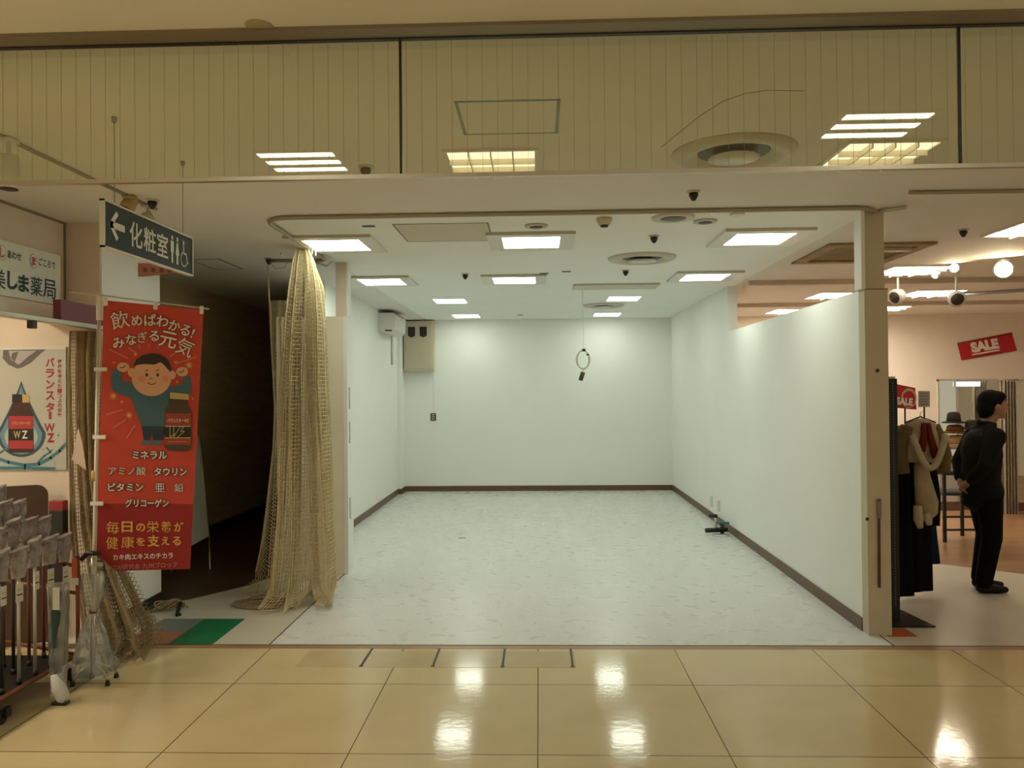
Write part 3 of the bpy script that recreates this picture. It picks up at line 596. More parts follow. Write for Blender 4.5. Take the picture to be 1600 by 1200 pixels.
# pool of net on the floor, front left
pr = [[.0, 0, 0, 0, 0]]
pb = MB(); rnd = random.Random(3)
c0 = on(415, 945, 0)
for k_ in range(7):
    rr = .05+.026*k_; pb.tube([(c0.x+.02*math.sin(k_)+rr*1.25*math.cos(a*.42), c0.y+rr*.75*math.sin(a*.42), .012+.010*k_*(1+.4*math.sin(a+k_)) if k_ < 4 else .012+.004*math.sin(a*2+k_)**2) for a in range(16)], .006, M_NETD, 5)
pb.build('floor_cords', t)
th2 = thing('sheer_net', 'thin darker single-layer net hanging just left of the gathered tan curtain', 'curtain', (-2.3, 7.0, 0))
r3 = [row(470, 422, 446, 7.0, .02), row(560, 425, 450, 7.0, .03), row(640, 429, 455, 7.0, .04), row(700, 427, 455, 6.95, .04), row(800, 417, 450, 6.85, .05), row(860, 409, 450, 6.8, .05), [.0, xz(400, 905, 6.75), xz(450, 905, 6.75), 6.72, .05]]
net('net_panel', r3, 30, .03, 1.5, M_NET, th2, .005, 9, .15)
c2 = at(418, 408, 7.0)
MB().tube([at(418, 408, 7.0), at(424, 540, 7.0), at(430, 640, 7.0), at(427, 700, 6.95), at(413, 830, 6.82), at(400, 893, 6.72)], .007, M_NET, 6).build('edge_cord', th2)
MB().tube([at(420, 408, 7.0), at(430, 420, 7.0), at(445, 418, 7.0), at(449, 408, 7.0)], .004, M_IVORY, 5).build('hanging_loop', th2)
# left net by the pharmacy
t = thing('brown_net_curtain', 'brown fishing-net curtain draped behind the red banner and swelling out onto the tiles', 'curtain', (-2.9, 5.2, 0))
YL = 5.27
rl = [row(518, 112, 152, YL+.1, .02), row(560, 112, 150, YL+.1, .03), row(640, 114, 150, YL+.1, .04), row(740, 116, 154, YL+.05, .05), row(820, 118, 166, YL-.02, .06), row(890, 124, 188, YL-.1, .07), row(940, 132, 214, YL-.16, .07), row(985, 140, 235, YL-.22, .08), [.0, xz(150, 1015, YL-.3), xz(228, 1015, YL-.3), YL-.28, .09]]
net('net_panel', rl, 84, .026, 3, M_NETD, t, .0065, 12, .10, True)
rl2 = [[a[0], a[1]+.02, a[2]-.02, a[3]+.08, a[4]] for a in rl]
net('net_lining', rl2, 60, .026, 4, M_NETD, t, .0065, 14, .06)
rl3 = [row(955, 205, 235, 5.45, .03), row(975, 190, 256, 5.40, .04), [.0, xz(185, 1005, 5.2), xz(252, 1000, 5.2), 5.2, .05]]
net('net_skirt', rl3, 30, .024, 2, M_NETD, t, .0055, 15)
q = [side(128, 560, -2.95)]
MB().add([at(122, 668, 5.15), at(112, 718, 5.15), at(135, 735, 5.15), at(128, 690, 5.14)], [(0, 1, 2, 3)], mat('pink_cloth', (.62, .48, .40), .8, var=.05)).build('cloth_tag', t, 'pale pink cloth scrap')
t = thing('cord_bundle', 'dark bundle of net cord curled on the floor beside the coloured tiles', 'cord', tuple(on(272, 958, 0)))
c0 = on(272, 955, 0); pb = MB()
for k_ in range(6): pb.tube([(c0.x-.10+.024*k_+.05*math.cos(a*.5), c0.y+.04*math.sin(a*.5+k_)+.012*k_, .02+.05*abs(math.sin(a*.33+k_*.6))) for a in range(14)], .007, M_NETD, 5)
for k_ in range(5): pb.tube([(c0.x-.22+.04*k_, c0.y-.03+.01*k_, .015), (c0.x-.12+.04*k_, c0.y+.05, .06), (c0.x-.02+.03*k_, c0.y+.02, .02)], .005, M_NETD, 5)
pb.build('coil', t); MB().tube([(c0.x+.06, c0.y-.03, .07), (c0.x+.08, c0.y-.12, .01), (c0.x+.10, c0.y-.14, .008)], [.02, .014, .022], M_DARK, 8).build('weight', t)
# ================================================================== RESTROOM SIGN
XS = -1.83; S0 = side(160, 310, XS); S1 = side(300, 432, XS); Stop = side(160, 310, XS).z; Sbot = side(300, 432, XS).z
ys0, ys1 = S0.y, side(300, 400, XS).y; zt_, zb_ = Stop, Sbot
t = thing('restroom_sign', 'hanging dark green restroom sign with white arrow and characters', 'sign', (XS, (ys0+ys1)/2, zb_))
M_GREEN = mat('dark_green_panel', (.009, .022, .019), .6, var=.05); M_WHI = ink('white_lettering', (.80, .78, .68))
MB().box((XS-.012, ys0+.006, zb_+.006), (XS+.004, ys1-.006, zt_-.006), M_GREEN).build('panel', t)
f = MB(); f.box((XS-.014, ys0, zb_), (XS+.008, ys1, zb_+.008), M_WPL); f.box((XS-.014, ys0, zt_-.008), (XS+.008, ys1, zt_), M_WPL); f.box((XS-.014, ys0, zb_), (XS+.008, ys0+.007, zt_), M_WPL); f.box((XS-.014, ys1-.007, zb_), (XS+.008, ys1, zt_), M_WPL); f.build('frame', t)
hs = zt_-zb_
A = Art(lambda u, v, l: (XS+.0045+l, ys0+u, zb_+v))
L_ = ys1-ys0; cv = hs/2
def su(px): return side(px, 380, XS).y-ys0
a0, a1 = su(171), su(192)
hh = hs*.26
A.line([(a0+.004, cv+.006), (a1, cv+.006)], .030, M_WHI); A.line([(a0+.052, cv+hh+.006), (a0+.002, cv+.006), (a0+.052, cv-hh+.006)], .022, M_WHI)
for ch, xa, xb in (('化', 200, 221), ('粧', 222, 242), ('室', 243, 261)):
    A.text(ch, (su(xa)+su(xb))/2, cv, .12, M_WHI, 2, .0016, width=(su(xb)-su(xa))*.96, height=hs*.56)
def picto(px, woman):
    u = su(px); A.disc(u, cv+.058, .0095, .012, M_WHI)
    if woman: A.pts([(u-.008, cv+.042), (u+.008, cv+.042), (u+.020, cv-.02), (u+.010, cv-.024), (u+.010, cv-.068), (u-.010, cv-.068), (u-.010, cv-.024), (u-.020, cv-.02)], M_WHI)
    else: A.pts([(u-.017, cv+.042), (u+.017, cv+.042), (u+.017, cv-.014), (u+.010, cv-.016), (u+.009, cv-.068), (u-.009, cv-.068), (u-.010, cv-.016), (u-.017, cv-.014)], M_WHI)
picto(267.5, False); picto(275.5, True)
u = su(286); A.disc(u-.006, cv+.056, .008, .011, M_WHI)
A.line([(u-.006, cv+.045), (u-.002, cv+.0), (u+.026, cv+.0), (u+.036, cv-.045), (u+.046, cv-.04)], .010, M_WHI)
A.line([(u+.034*math.cos(r_)-.002, cv-.03+.036*math.sin(r_)) for r_ in [math.radians(110+i*18) for i in range(13)]], .008, M_WHI)
A.b.build('lettering', t)
w1, w2 = on(178, 183, H), on(286, 252, H)
for q in (w1, w2): MB().tube([(XS, q.y, H), (XS, q.y, zt_-.002)], .0018, M_RAILB, 5).lathe((XS, q.y, H), [(.012, 0), (.010, -.02), (.004, -.028)], M_RAILB, 10).build('hanging_wire', t)
# orange sign behind
t = thing('orange_sign', 'small orange sign with dark characters on the white column behind the restroom sign', 'sign', tuple(at(245, 425, 6.1)))
p = [at(215, 411, 5.95), at(300, 416, 6.35), at(300, 423, 6.35), at(216, 432, 5.95)]
p[1] = at(278, 413, 6.3); p[2] = at(278, 426, 6.3)
M_OR = mat('orange_board', (.42, .12, .03), .5, var=.1)
off = Vector((-.02, .03, 0))
MB().add(p+[q+off for q in p], [(0, 1, 2, 3), (7, 6, 5, 4), (0, 4, 5, 1), (1, 5, 6, 2), (2, 6, 7, 3), (3, 7, 4, 0)], M_OR).build('board', t)
e1 = (p[1]-p[0]); e2 = (p[0]-p[3]); nn = e1.cross(e2).normalized()*-1
if nn.y > 0: nn = -nn
A = Art(lambda u, v, l: p[3]+e1*u+e2*v+nn*l)
for i in range(4): A.text('健康食品'[i], .17+.2*i, .52, .1, mat('brown_ink', (.12, .03, .01), .6, var=.05), 2, width=.13, height=.42) if False else A.rect(.12+.2*i, .34, .22+.2*i, .68, mat('brown_ink', (.16, .045, .012), .6, var=.05), 2)
A.b.build('characters', t)
# ================================================================== PHARMACY FASCIA
t = thing('pharmacy_sign', 'white fascia sign with dark blue pharmacy name over the left shop', 'sign', (-3.25, 4.6, 2.28))
ft = side(95, 400, -3.25).z; fb = side(95, 478, -3.25).z; fs_ = side(95, 500, -3.25).z; fy = side(95, 440, -3.25).y
MB().box((-3.30, 2.6, fb), (-3.25, fy, ft), mat('sign_white', (.74, .77, .70), .35, var=.02), .003).build('panel', t)
MB().box((-3.30, 2.6, fs_), (-3.248, fy+.01, fb-.004), mat('pinkish_white', (.72, .64, .56), .5, var=.02)).build('lower_strip', t)
A = Art(lambda u, v, l: (-3.249+l, u, v)); M_NAVY = ink('navy_lettering', (.012, .045, .085)); M_REDI = ink('red_lettering', (.55, .05, .05)); M_GRI = ink('grey_lettering', (.10, .14, .12))
def fv(px, py): q = side(px, py, -3.25); return q.y, q.z
for ch, xa, ya, xb, yb in (('局', 67, 435, 87, 468), ('薬', 47, 431, 66, 464), ('ま', 28, 428, 45, 458), ('し', 11, 423, 27, 454), ('美', -12, 418, 8, 452)):
    u0, v1_ = fv(xa, ya); u1, v0_ = fv(xb, yb)
    A.text(ch, (u0+u1)/2, (v0_+v1_)/2, .12, M_NAVY, 2, .0009 if ch in '薬美局' else .0045, width=(u1-u0), height=abs(v1_-v0_)*1.02)
for ch, xa, ya in (('ま', 52, 408), ('し', 3, 395)):
    u0, v0_ = fv(xa, ya); A.disc(u0, v0_, .036, .046, M_GRI, 1); A.disc(u0, v0_, .033, .043, mat('sign_white', (.7, .7, .7)), 2); A.text(ch, u0, v0_, .05, M_REDI, 3, .002, width=.045, height=.06)
for s_, xa, xb, ya in (('あわせ', 11, 33, 402), ('ごころで', 60, 86, 415)):
    u0, _ = fv(xa, ya); u1, v0_ = fv(xb, ya); A.text(s_, (u0+u1)/2, v0_, .04, M_GRI, 2, .001, width=(u1-u0), height=.05)
A.b.build('lettering', t)
t = thing('maroon_band', 'maroon fascia strip on the wall between the pharmacy sign and the banner pole', 'fascia panel', (-3.0, 5.2, 2.2))
p0, p1 = side(95, 468, -3.0), side(154, 509, -3.0)
MB().box((-3.05, p0.y, side(97, 501, -3.0).z), (-3.0, 5.45, side(97, 468, -3.0).z), mat('maroon_paint', (.17, .022, .045), .45, var=.06)).build('panel', t)
q0, q1 = side(0, 491, -3.0), side(152, 512, -3.0)
t = thing('net_rail', 'grey aluminium rail under the pharmacy fascia carrying the brown net', 'rail', (-3.0, 5.0, q1.z))
MB().box((-3.04, 3.0, q1.z-.012), (-2.99, 5.45, q1.z+.018), M_ALU, .003).build('rail', t)
sp_ = side(50, 508, -3.02); MB().box((sp_.x-.02, sp_.y-.02, sp_.z-.02), (sp_.x+.02, sp_.y+.02, q1.z-.01), M_DARK, .003).build('clip', t)
# ================================================================== POSTER
t = thing('poster', 'oyster and water-drop supplement poster with red vertical title on the pharmacy wall', 'poster', (-3.5, 5.45, 1.15))
YP = 5.44; tl, br_ = at(-45, 545, YP), at(104, 734, YP); x0, x1, z0, z1 = tl.x, br_.x, br_.z, tl.z
MB().box((x0, YP-.004, z0), (x1, YP+.008, z1), mat('poster_paper', (.50, .49, .43), .35, var=.03, vscale=3)).build('sheet', t)
A = Art(lambda u, v, l: (u, YP-.0045-l, v)); A.step = .0006
def pv(px, py): q = at(px, py, YP); return q.x, q.z
def PP(l): return [pv(*q) for q in l]
M_DROP1 = ink('drop_dark_blue', (.03, .08, .13)); M_DROP2 = ink('drop_mid_blue', (.15, .27, .33)); M_DROP3 = ink('drop_pale', (.42, .48, .47)); M_TEAL = ink('splash_teal', (.05, .20, .25))
M_OY = ink('oyster_grey', (.14, .12, .12)); M_OYL = ink('oyster_light', (.42, .40, .40)); M_BR = ink('bottle_brown', (.055, .018, .012)); M_LR = ink('label_red', (.42, .035, .04)); M_CR = ink('title_crimson', (.34, .02, .02)); M_GOLD = ink('gold_print', (.55, .40, .16)); M_BLK = ink('black_print', (.012, .012, .010))
def drop(cx, top, bot, r, mt, lay):
    cy = bot-r; pts = [(cx, top)]
    for i in range(7):
        k_ = i/7; pts.append((cx+r*(k_**1.15)*.98, top+(cy-top)*(.12+.88*k_)))
    pts += [(cx+r*math.cos(math.radians(a)), cy+r*math.sin(math.radians(a))) for a in range(0, 181, 12)]
    for i in range(6, -1, -1):
        k_ = i/7; pts.append((cx-r*(k_**1.15)*.98, top+(cy-top)*(.12+.88*k_)))
    A.pts(PP(pts), mt, lay)
drop(34, 584, 714, 38, M_DROP1, 2); drop(34, 592, 710, 33, M_DROP2, 3); drop(34, 604, 706, 26, M_DROP3, 4)
A.pts(PP([(6, 547), (72, 546), (60, 556), (50, 566), (36, 574), (28, 576), (14, 570), (5, 560)]), M_OY, 2); A.pts(PP([(14, 548), (58, 548), (44, 558), (30, 570), (18, 562)]), M_OYL, 3); A.pts(PP([(20, 552), (30, 549), (24, 566), (18, 560)]), M_OY, 4)
A.pts(PP([(17, 641), (50, 641), (53, 648), (54, 704), (50, 707), (17, 707), (14, 704), (14, 648)]), M_BR, 5); A.pts(PP([(20, 616), (36, 616), (36, 629), (20, 629)]), M_BLK, 6); A.pts(PP([(36, 616), (47, 617), (47, 629), (36, 629)]), M_GOLD, 6); A.pts(PP([(21, 629), (46, 629), (50, 641), (17, 641)]), M_BR, 5)
A.pts(PP([(15, 650), (53, 650), (53, 701), (15, 701)]), M_LR, 6); A.pts(PP([(15, 670), (53, 670), (53, 688), (15, 688)]), M_BLK, 7)
A.text('バランスターWZ', *pv(34, 661), .03, M_GOLD, 7, .0005, width=.13, height=.022); A.text('W', *pv(28, 679), .05, M_GOLD, 8, .001, height=.05, width=.05); A.text('Z', *pv(40, 679), .05, M_WHI, 8, .001, height=.055, width=.04)
# splash
for pts, lay in ((((-40, 700), (0, 712), (20, 722), (45, 728), (70, 722), (86, 718), (88, 733), (-40, 733)), 1), ):
    A.pts(PP(pts), M_DROP3, lay)
A.line(PP([(-30, 706), (-4, 716), (14, 722), (40, 727), (62, 725), (80, 715), (94, 704), (103, 694)]), .022, M_TEAL, 3); A.line(PP([(-40, 729), (0, 731), (40, 731), (86, 732)]), .02, M_TEAL, 4); A.line(PP([(60, 722), (70, 712), (80, 706), (74, 700)]), .012, M_TEAL, 4); A.line(PP([(-20, 722), (0, 708), (12, 700)]), .014, M_TEAL, 4)
for x, y, r in ((92, 680, .006), (82, 703, .006), (74, 699, .005), (68, 702, .004), (97, 700, .005)): A.disc(*pv(x, y), r, r, M_TEAL, 3, 10)
y = 566
for i, ch in enumerate('バランスタ'): A.text(ch, *pv(79, 566+17.4*i), .08, M_CR, 2, .0025, width=.062, height=.062)
A.rect(*pv(77, 655), *pv(81, 643), M_CR, 2)
A.text('W', *pv(78, 668), .09, M_CR, 2, .002, width=.075, height=.06); A.text('Z', *pv(80, 684), .09, M_CR, 2, .004, width=.055, height=.065)
for i, ch in enumerate('健康を考えた一つぶの栄養'): A.text(ch, *pv(94, 565+7.6*i), .04, M_CR, 2, .0008, width=.030, height=.028)
A.b.build('artwork', t)
MB().box((x0, YP-.008, z1-.01), (x1+.003, YP+.005, z1+.006), M_WPL).build('top_fold', t)
# ================================================================== RED BANNER
BY0, BY1 = 4.75, 4.93
c_tl, c_bl, c_tr, c_br = at(162, 469, BY0), at(150, 893, BY0), at(318, 484, BY1), at(297, 889, BY1)
def bsurf(u, v, l):       # u 0..1 left-right, v 0..1 top-bottom
    p = (c_tl*(1-u)+c_tr*u)*(1-v)+(c_bl*(1-u)+c_br*u)*v
    n_ = Vector((.28, -.96, 0)); wv = .0012*math.sin(u*5+v*2.0)
    return p+n_*(l+wv)
t = thing('nobori_banner', 'tall red and white supplement banner on a white pole beside the brown net', 'banner', tuple(on(146, 1010, 0)))
nu, nv = 24, 60; vs = []; fs = []
for j in range(nv+1):
    for i in range(nu+1):
        u, v = i/nu, j/nv
        if v > .93 and u < .2: v = v-(v-.93)*(1-u/.2)*.95
        q = bsurf(u, v, 0)
        vs.append(q)
for j in range(nv):
    for i in range(nu): fs.append((j*(nu+1)+i, j*(nu+1)+i+1, (j+1)*(nu+1)+i+1, (j+1)*(nu+1)+i))
M_BRED = mat('banner_red', (.56, .060, .034), .7, var=.03); M_BDRED = mat('banner_dark_red', (.30, .014, .014), .7, var=.05)
cb = MB(); top = [f_ for f_ in fs if (f_[0]//(nu+1)) < int(nv*.762)]; bot = [f_ for f_ in fs if (f_[0]//(nu+1)) >= int(nv*.762)]
cb.add(vs, top, M_BRED, True); cb.add(vs, bot, M_BDRED, True); cloth = cb.build('cloth', t)
cp = thing and None
A = Art(lambda u, v, l: bsurf(u, v, .004+l)); A.step = .0009
def bu(px, py):
    v = (py-469)/424.0
    for _ in range(4):
        xl = 162-12*v; xr = 318-21*v; u = (px-xl)/(xr-xl); yt = 469+15*u; yb = 893-4*u; v = (py-yt)/(yb-yt)
    return u, v
BW = (c_tr-c_tl).length; BH = (c_bl-c_tl).length
class BArt(Art):
    pass
# metric wrapper: artwork drawn in photo-like units on the cloth (1 unit = 1/424 of cloth height)
Bm = Art(lambda x, y, l: bsurf(*bu(x, -y), .004+l)); Bm.step = .0009
def T(s_, x, y, w_, h_, mt, lay=4, bold=.0, rot=0, out=None, ow=0.0):
    Bm.text(s_, x, -y, 20, mt, lay, bold, rot, out=out, ow=ow, width=w_, height=h_) if rot == 0 else Bm.text(s_, x, -y, h_*1.08, mt, lay, bold, rot, out=out, ow=ow)
M_CRM = ink('cream_print', (.72, .60, .47)); M_WP = ink('soft_white_print', (.78, .72, .62)); M_BK = ink('outline_black', (.02, .018, .015)); M_DRK = ink('outline_dark_red', (.24, .012, .012)); M_YEL = ink('yellow_print', (.75, .40, .10))
M_SKIN = ink('peach_print', (.72, .40, .24)); M_BLU = ink('blue_shirt_print', (.055, .13, .17)); M_NVY = ink('navy_trousers_print', (.015, .035, .06)); M_HR = ink('dark_hair_print', (.03, .018, .01)); M_CHK = ink('cheek_print', (.72, .28, .20)); M_SHOE = ink('shoe_print', (.08, .13, .16))
# headline, arched
for ch, x, y, s_, r_ in (('飲', 187, 500, 27, .22), ('め', 213, 501, 18, .14), ('ば', 234, 500, 19, .03), ('わ', 253, 502, 19, -.08), ('か', 272, 509, 18, -.25), ('る', 289, 516, 19, -.38), ('!', 301, 521, 19, -.45)):
    T(ch, x, y, 0, s_, M_WP, 5, .06 if ch in '飲気ぎ' else .35, r_+.0001, M_DRK, .5 if ch in '飲気ぎ' else 1.0)
for ch, x, y, s_, r_ in (('み', 185, 536, 18, .25), ('な', 204, 531, 17, .12), ('ぎ', 222, 527, 17, .05), ('る', 240, 525, 18, -.06), ('元', 262, 531, 27, -.22), ('気', 289, 543, 27, -.42)):
    T(ch, x, y, 0, s_, M_WP, 5, .06 if ch in '飲気ぎ' else .35, r_+.0001, M_DRK, .5 if ch in '飲気ぎ' else 1.0)
for s_, x, y, w_, h_ in (('ミネラル', 233, 711, 54, 13), ('アミノ酸', 198, 736, 57, 13), ('タウリン', 266, 737, 52, 13), ('ビタミン', 196, 761, 54, 13), ('亜', 249, 762, 15, 13), ('鉛', 279, 762, 15, 13), ('グリコーゲン', 229, 786, 68, 13)):
    Bm.text(s_, x, -y, 13, M_WP, 5, .03 if s_ in ('アミノ酸', '亜', '鉛') else .3, out=M_BK, ow=.5 if s_ in ('アミノ酸', '亜', '鉛') else .8, width=w_, height=h_)
for s_, x, y, w_, h_ in (('毎', 176, 824, 20, 19), ('日', 198, 823, 17, 17), ('の', 219, 824, 14, 13), ('栄', 238, 823, 19, 18), ('養', 259, 823, 17, 18), ('が', 279, 823, 15, 15), ('健', 175, 848, 18, 19), ('康', 199, 847, 20, 18), ('を', 219, 846, 14, 13), ('支', 239, 845, 19, 18), ('え', 258, 845, 13, 13), ('る', 276, 845, 14, 14)):
    Bm.text(s_, x, -y, 18, M_YEL, 5, .05 if s_ in '毎栄養健康' else .45, width=w_, height=h_)
Bm.text('カキ肉エキスのチカラ', 223, -869, 10, M_WP, 5, .2, rot=.035, width=94, height=9.5)
Bm.text('ICOE研究会 九州ブロック', 223, -884, 10, ink('faded_print', (.50, .20, .15)), 5, .1, rot=.05, width=108, height=8.5)
lt_ = Bm.b.build('lettering', cloth); Bm.b = MB()
def BP(l): return [(x, -y) for x, y in l]
# rays and sparkles
RAY = ink('ray_pink', (.62, .17, .12))
for a_, b_ in (((171, 546), (200, 560)), ((200, 543), (213, 553)), ((265, 557), (277, 548)), ((275, 568), (306, 558)), ((166, 648), (190, 641)), ((177, 669), (196, 656)), ((197, 685), (211, 664)), ((216, 540), (219, 545)), ((232, 538), (232, 543)), ((247, 540), (245, 545))): Bm.line(BP([a_, b_]), 2.2, RAY, 1)
for x, y, r in ((177, 619, 8), (190, 628, 3.5), (201, 649, 7.5), (211, 554, 4), (178, 567, 3), (295, 571, 8), (274, 566, 4), (276, 597, 3), (301, 623, 3)): Bm.star(x, -y, r, M_YEL, 1)
# generic flexing man
Bm.pts(BP([(176, 577), (189, 578), (191, 596), (208, 598), (245, 600), (268, 604), (284, 600), (285, 588), (297, 588), (300, 612), (296, 618), (270, 620), (260, 640), (258, 668), (222, 668), (214, 650), (204, 622), (176, 612), (173, 595)]), M_BLU, 1)
Bm.pts(BP([(220, 666), (256, 666), (253, 688), (238, 688), (236, 676), (233, 688), (224, 688)]), M_NVY, 2)
Bm.disc(228, -692, 8, 4, M_SHOE, 2); Bm.disc(244, -692, 8, 4, M_SHOE, 2)
for x, y in ((192, 574), (284, 581)): Bm.disc(x, -y, 9.5, 7.5, M_SKIN, 2); Bm.line(BP([(x-5, y+1), (x+1, y), (x+3, y-3)]), 1.3, M_HR, 3)
Bm.disc(236, -590, 31, 29, M_SKIN, 3); Bm.disc(205, -582, 6, 7, M_SKIN, 2); Bm.disc(268, -586, 6, 7, M_SKIN, 2)
Bm.pts(BP([(208, 571), (212, 562), (222, 555), (236, 552), (250, 554), (262, 563), (267, 576), (266, 582), (262, 578), (255, 570), (250, 566), (240, 570), (225, 569)]), M_HR, 4)
Bm.disc(221, -592, 6, 5, M_CHK, 4); Bm.disc(257, -592, 6, 5, M_CHK, 4)
for x in (228.5, 245.5): Bm.disc(x, -586, 2.2, 2.8, M_HR, 5, 12); Bm.line(BP([(x-2.5, 579.5), (x+2.5, 578)]), 1.2, M_HR, 5)
Bm.line(BP([(233, 593), (235, 591), (238, 592)]), 1.0, M_HR, 5); Bm.line(BP([(230, 598), (235, 601), (240, 600), (243, 598)]), 1.2, M_HR, 5)
# bottle
Bm.pts(BP([(262, 623), (292, 625), (292, 634), (298, 641), (300, 650), (298, 700), (293, 705), (262, 704), (256, 698), (257, 640), (263, 633)]), ink('bottle_print', (.075, .045, .03)), 6)
Bm.pts(BP([(265, 613), (295, 616), (295, 625), (265, 623)]), M_GOLD, 7); Bm.pts(BP([(258, 646), (299, 646), (298, 695), (257, 695)]), ink('label_dull_red', (.34, .05, .03)), 7); Bm.pts(BP([(256, 666), (298, 667), (298, 684), (256, 684)]), M_BLK, 8)
Bm.rect(257, -667, 298, -665.5, M_GOLD, 9); Bm.rect(257, -685, 298, -683.5, M_GOLD, 9)
Bm.text('バランスターWZ', 278, -657, 6, M_CRM, 9, .15, width=34, height=6)
Bm.line(BP([(265, 667), (265, 684), (272, 677)]), 1.1, M_GOLD, 9); Bm.line(BP([(271, 667), (271, 683), (281, 667), (287, 667), (282, 674), (288, 674), (276, 684)]), 1.1, M_GOLD, 9); Bm.line(BP([(262, 690), (292, 690)]), 2.0, ink('label_orange', (.45, .14, .05)), 9)
Bm.b.build('illustration', cloth)
po = MB(); base = on(146, 1010, 0)
pt_, pm_ = at(155.5, 462, BY0+.02), at(147, 893, BY0+.02); kk = (pm_-pt_)/(pm_.z-pt_.z); bt = pt_+kk*(.02-pt_.z)
po.tube([bt, pm_, pt_], [.014, .013, .011], mat('ivory_pole', (.66, .58, .44), .4, var=.03), 12); po.build('pole', t)
wt = at(153, 466, BY0); MB().tube([pt_+Vector((0, 0, -.15)), pt_+Vector((.002, 0, -.0)), pt_+Vector((0, 0, .015))], [.02, .022, .018], M_WPL, 12).build('pole_cap', t)
yq = at(147, 743, BY0+.02); MB().tube([yq+Vector((0, 0, .03)), yq-Vector((0, 0, .03))], .017, mat('yellow_grip', (.55, .38, .10), .5, var=.05), 12).build('grip', t)
MB().tube([at(107, 456, BY0-.08), at(155, 461, BY0), at(240, 472, BY0+.1), at(327, 483, BY1+.02)], .005, M_IVORY, 8).build('crossbar', t)
for x, y, Yc in ((165, 470, 4.74), (243, 476, 4.84), (315, 483, 4.92)):
    q = at(x, y, Yc-.012); MB().box((q.x-.012, q.y-.004, q.z-.03), (q.x+.012, q.y+.004, q.z+.02), M_WPL, .002).build('hanging_loop', t)
for x, y in ((156, 577), (154, 683), (150, 787), (149, 882)):
    q = at(x, y, BY0-.02); MB().box((q.x-.035, q.y-.006, q.z-.012), (q.x+.045, q.y+.006, q.z+.012), M_WPL, .003).build('side_loop', t)
bs = MB().lathe((bt.x, bt.y, 0), [(.15, 0), (.15, .03), (.13, .05), (.04, .06), (.025, .12)], mat('grey_base', (.30, .27, .22), .5, var=.06), 24); bs.build('base', t)
# A-frame board behind
t = thing('whiteboard_stand', 'white display board on thin metal legs standing behind the red banner', 'board', tuple(on(290, 880, 0)))
b0, b1 = at(268, 870, 7.15), at(326, 838, 7.75); t0, t1 = at(262, 690, 7.3), at(308, 680, 7.8)
o_ = Vector((0, .02, 0)); q = [b0, b1, t1, t0]
MB().add(q+[a+o_ for a in q], [(0, 1, 2, 3), (7, 6, 5, 4), (0, 4, 5, 1), (1, 5, 6, 2), (2, 6, 7, 3), (3, 7, 4, 0)], mat('board_white', (.50, .52, .45), .4, var=.03)).build('board', t)
for a_, c_ in ((b1+Vector((0, .012, 0)), on(328, 890, 0)), (b0+Vector((.02, .012, 0)), on(266, 900, 0)), (at(290, 850, 7.4), on(286, 873, 0)), (b1+Vector((0, .012, .0)), t1+Vector((.01, .012, 0)))): MB().tube([a_, c_], .008, M_ALU, 8).build('leg', t)
# ================================================================== CANE STAND
M_CANE = mat('orange_brown_tube', (.22, .065, .018), .4, .2, var=.1)
t = thing('cane_stand', 'wheeled display stand with orange-brown bars holding walking canes', 'display stand', (-3.0, 4.2, 0))
f = MB(); X0, X1, Y0, Y1 = -3.30, -2.73, 3.55, 4.62
for z in (.14, .50, .66):
    if z < .2: f.tube([(X1, Y0, z), (X1, Y1, z)], .011, M_CANE)
    f.tube([(X0, Y0, z+.1), (X0, Y1, z+.1)], .011, M_CANE)
    for yy in (Y0, Y1): f.tube([(X0, yy, z+.1), (X1, yy, z)], .011, M_CANE)
f.build('frame', t)
for x, y in ((X0, Y0), (X1, Y0), (X0, Y1), (X1, Y1), (X1, 4.0)):
    MB().tube([(x, y, .06), (x, y, .72 if x == X1 else .85)], .012, M_CANE).build('upright', t) if y != 4.0 else None
    cs = MB().lathe((x-.02, y-.03, .035), [(.012, -.014), (.035, -.014), (.035, .014), (.012, .014)], M_DARK, 18, 'X').build('caster', t)
    MB().box((x-.012, y-.03, .03), (x+.012, y+.012, .08), M_BLACKM, .003).build('caster_fork', cs)
sh = MB().box((X0, Y0, .125), (X1, Y1, .135), M_DARK); sh.build('tray', t)
M_BAG = glassy('crinkled_plastic', (.62, .58, .56), .10, .18, .50, (.50, .44, .42)); M_TAGW = ink('tag_white', (.62, .60, .52))
shafts = [mat('cane_silver', (.50, .47, .40), .35, .5, var=.05), mat('cane_black', (.02, .018, .015), .35, var=.1), mat('cane_brown', (.13, .05, .02), .4, var=.2), mat('cane_wine', (.12, .02, .03), .4, var=.1), mat('cane_navy', (.02, .03, .06), .4, var=.1)]
snames = ['silver', 'black', 'brown', 'wine red', 'navy']
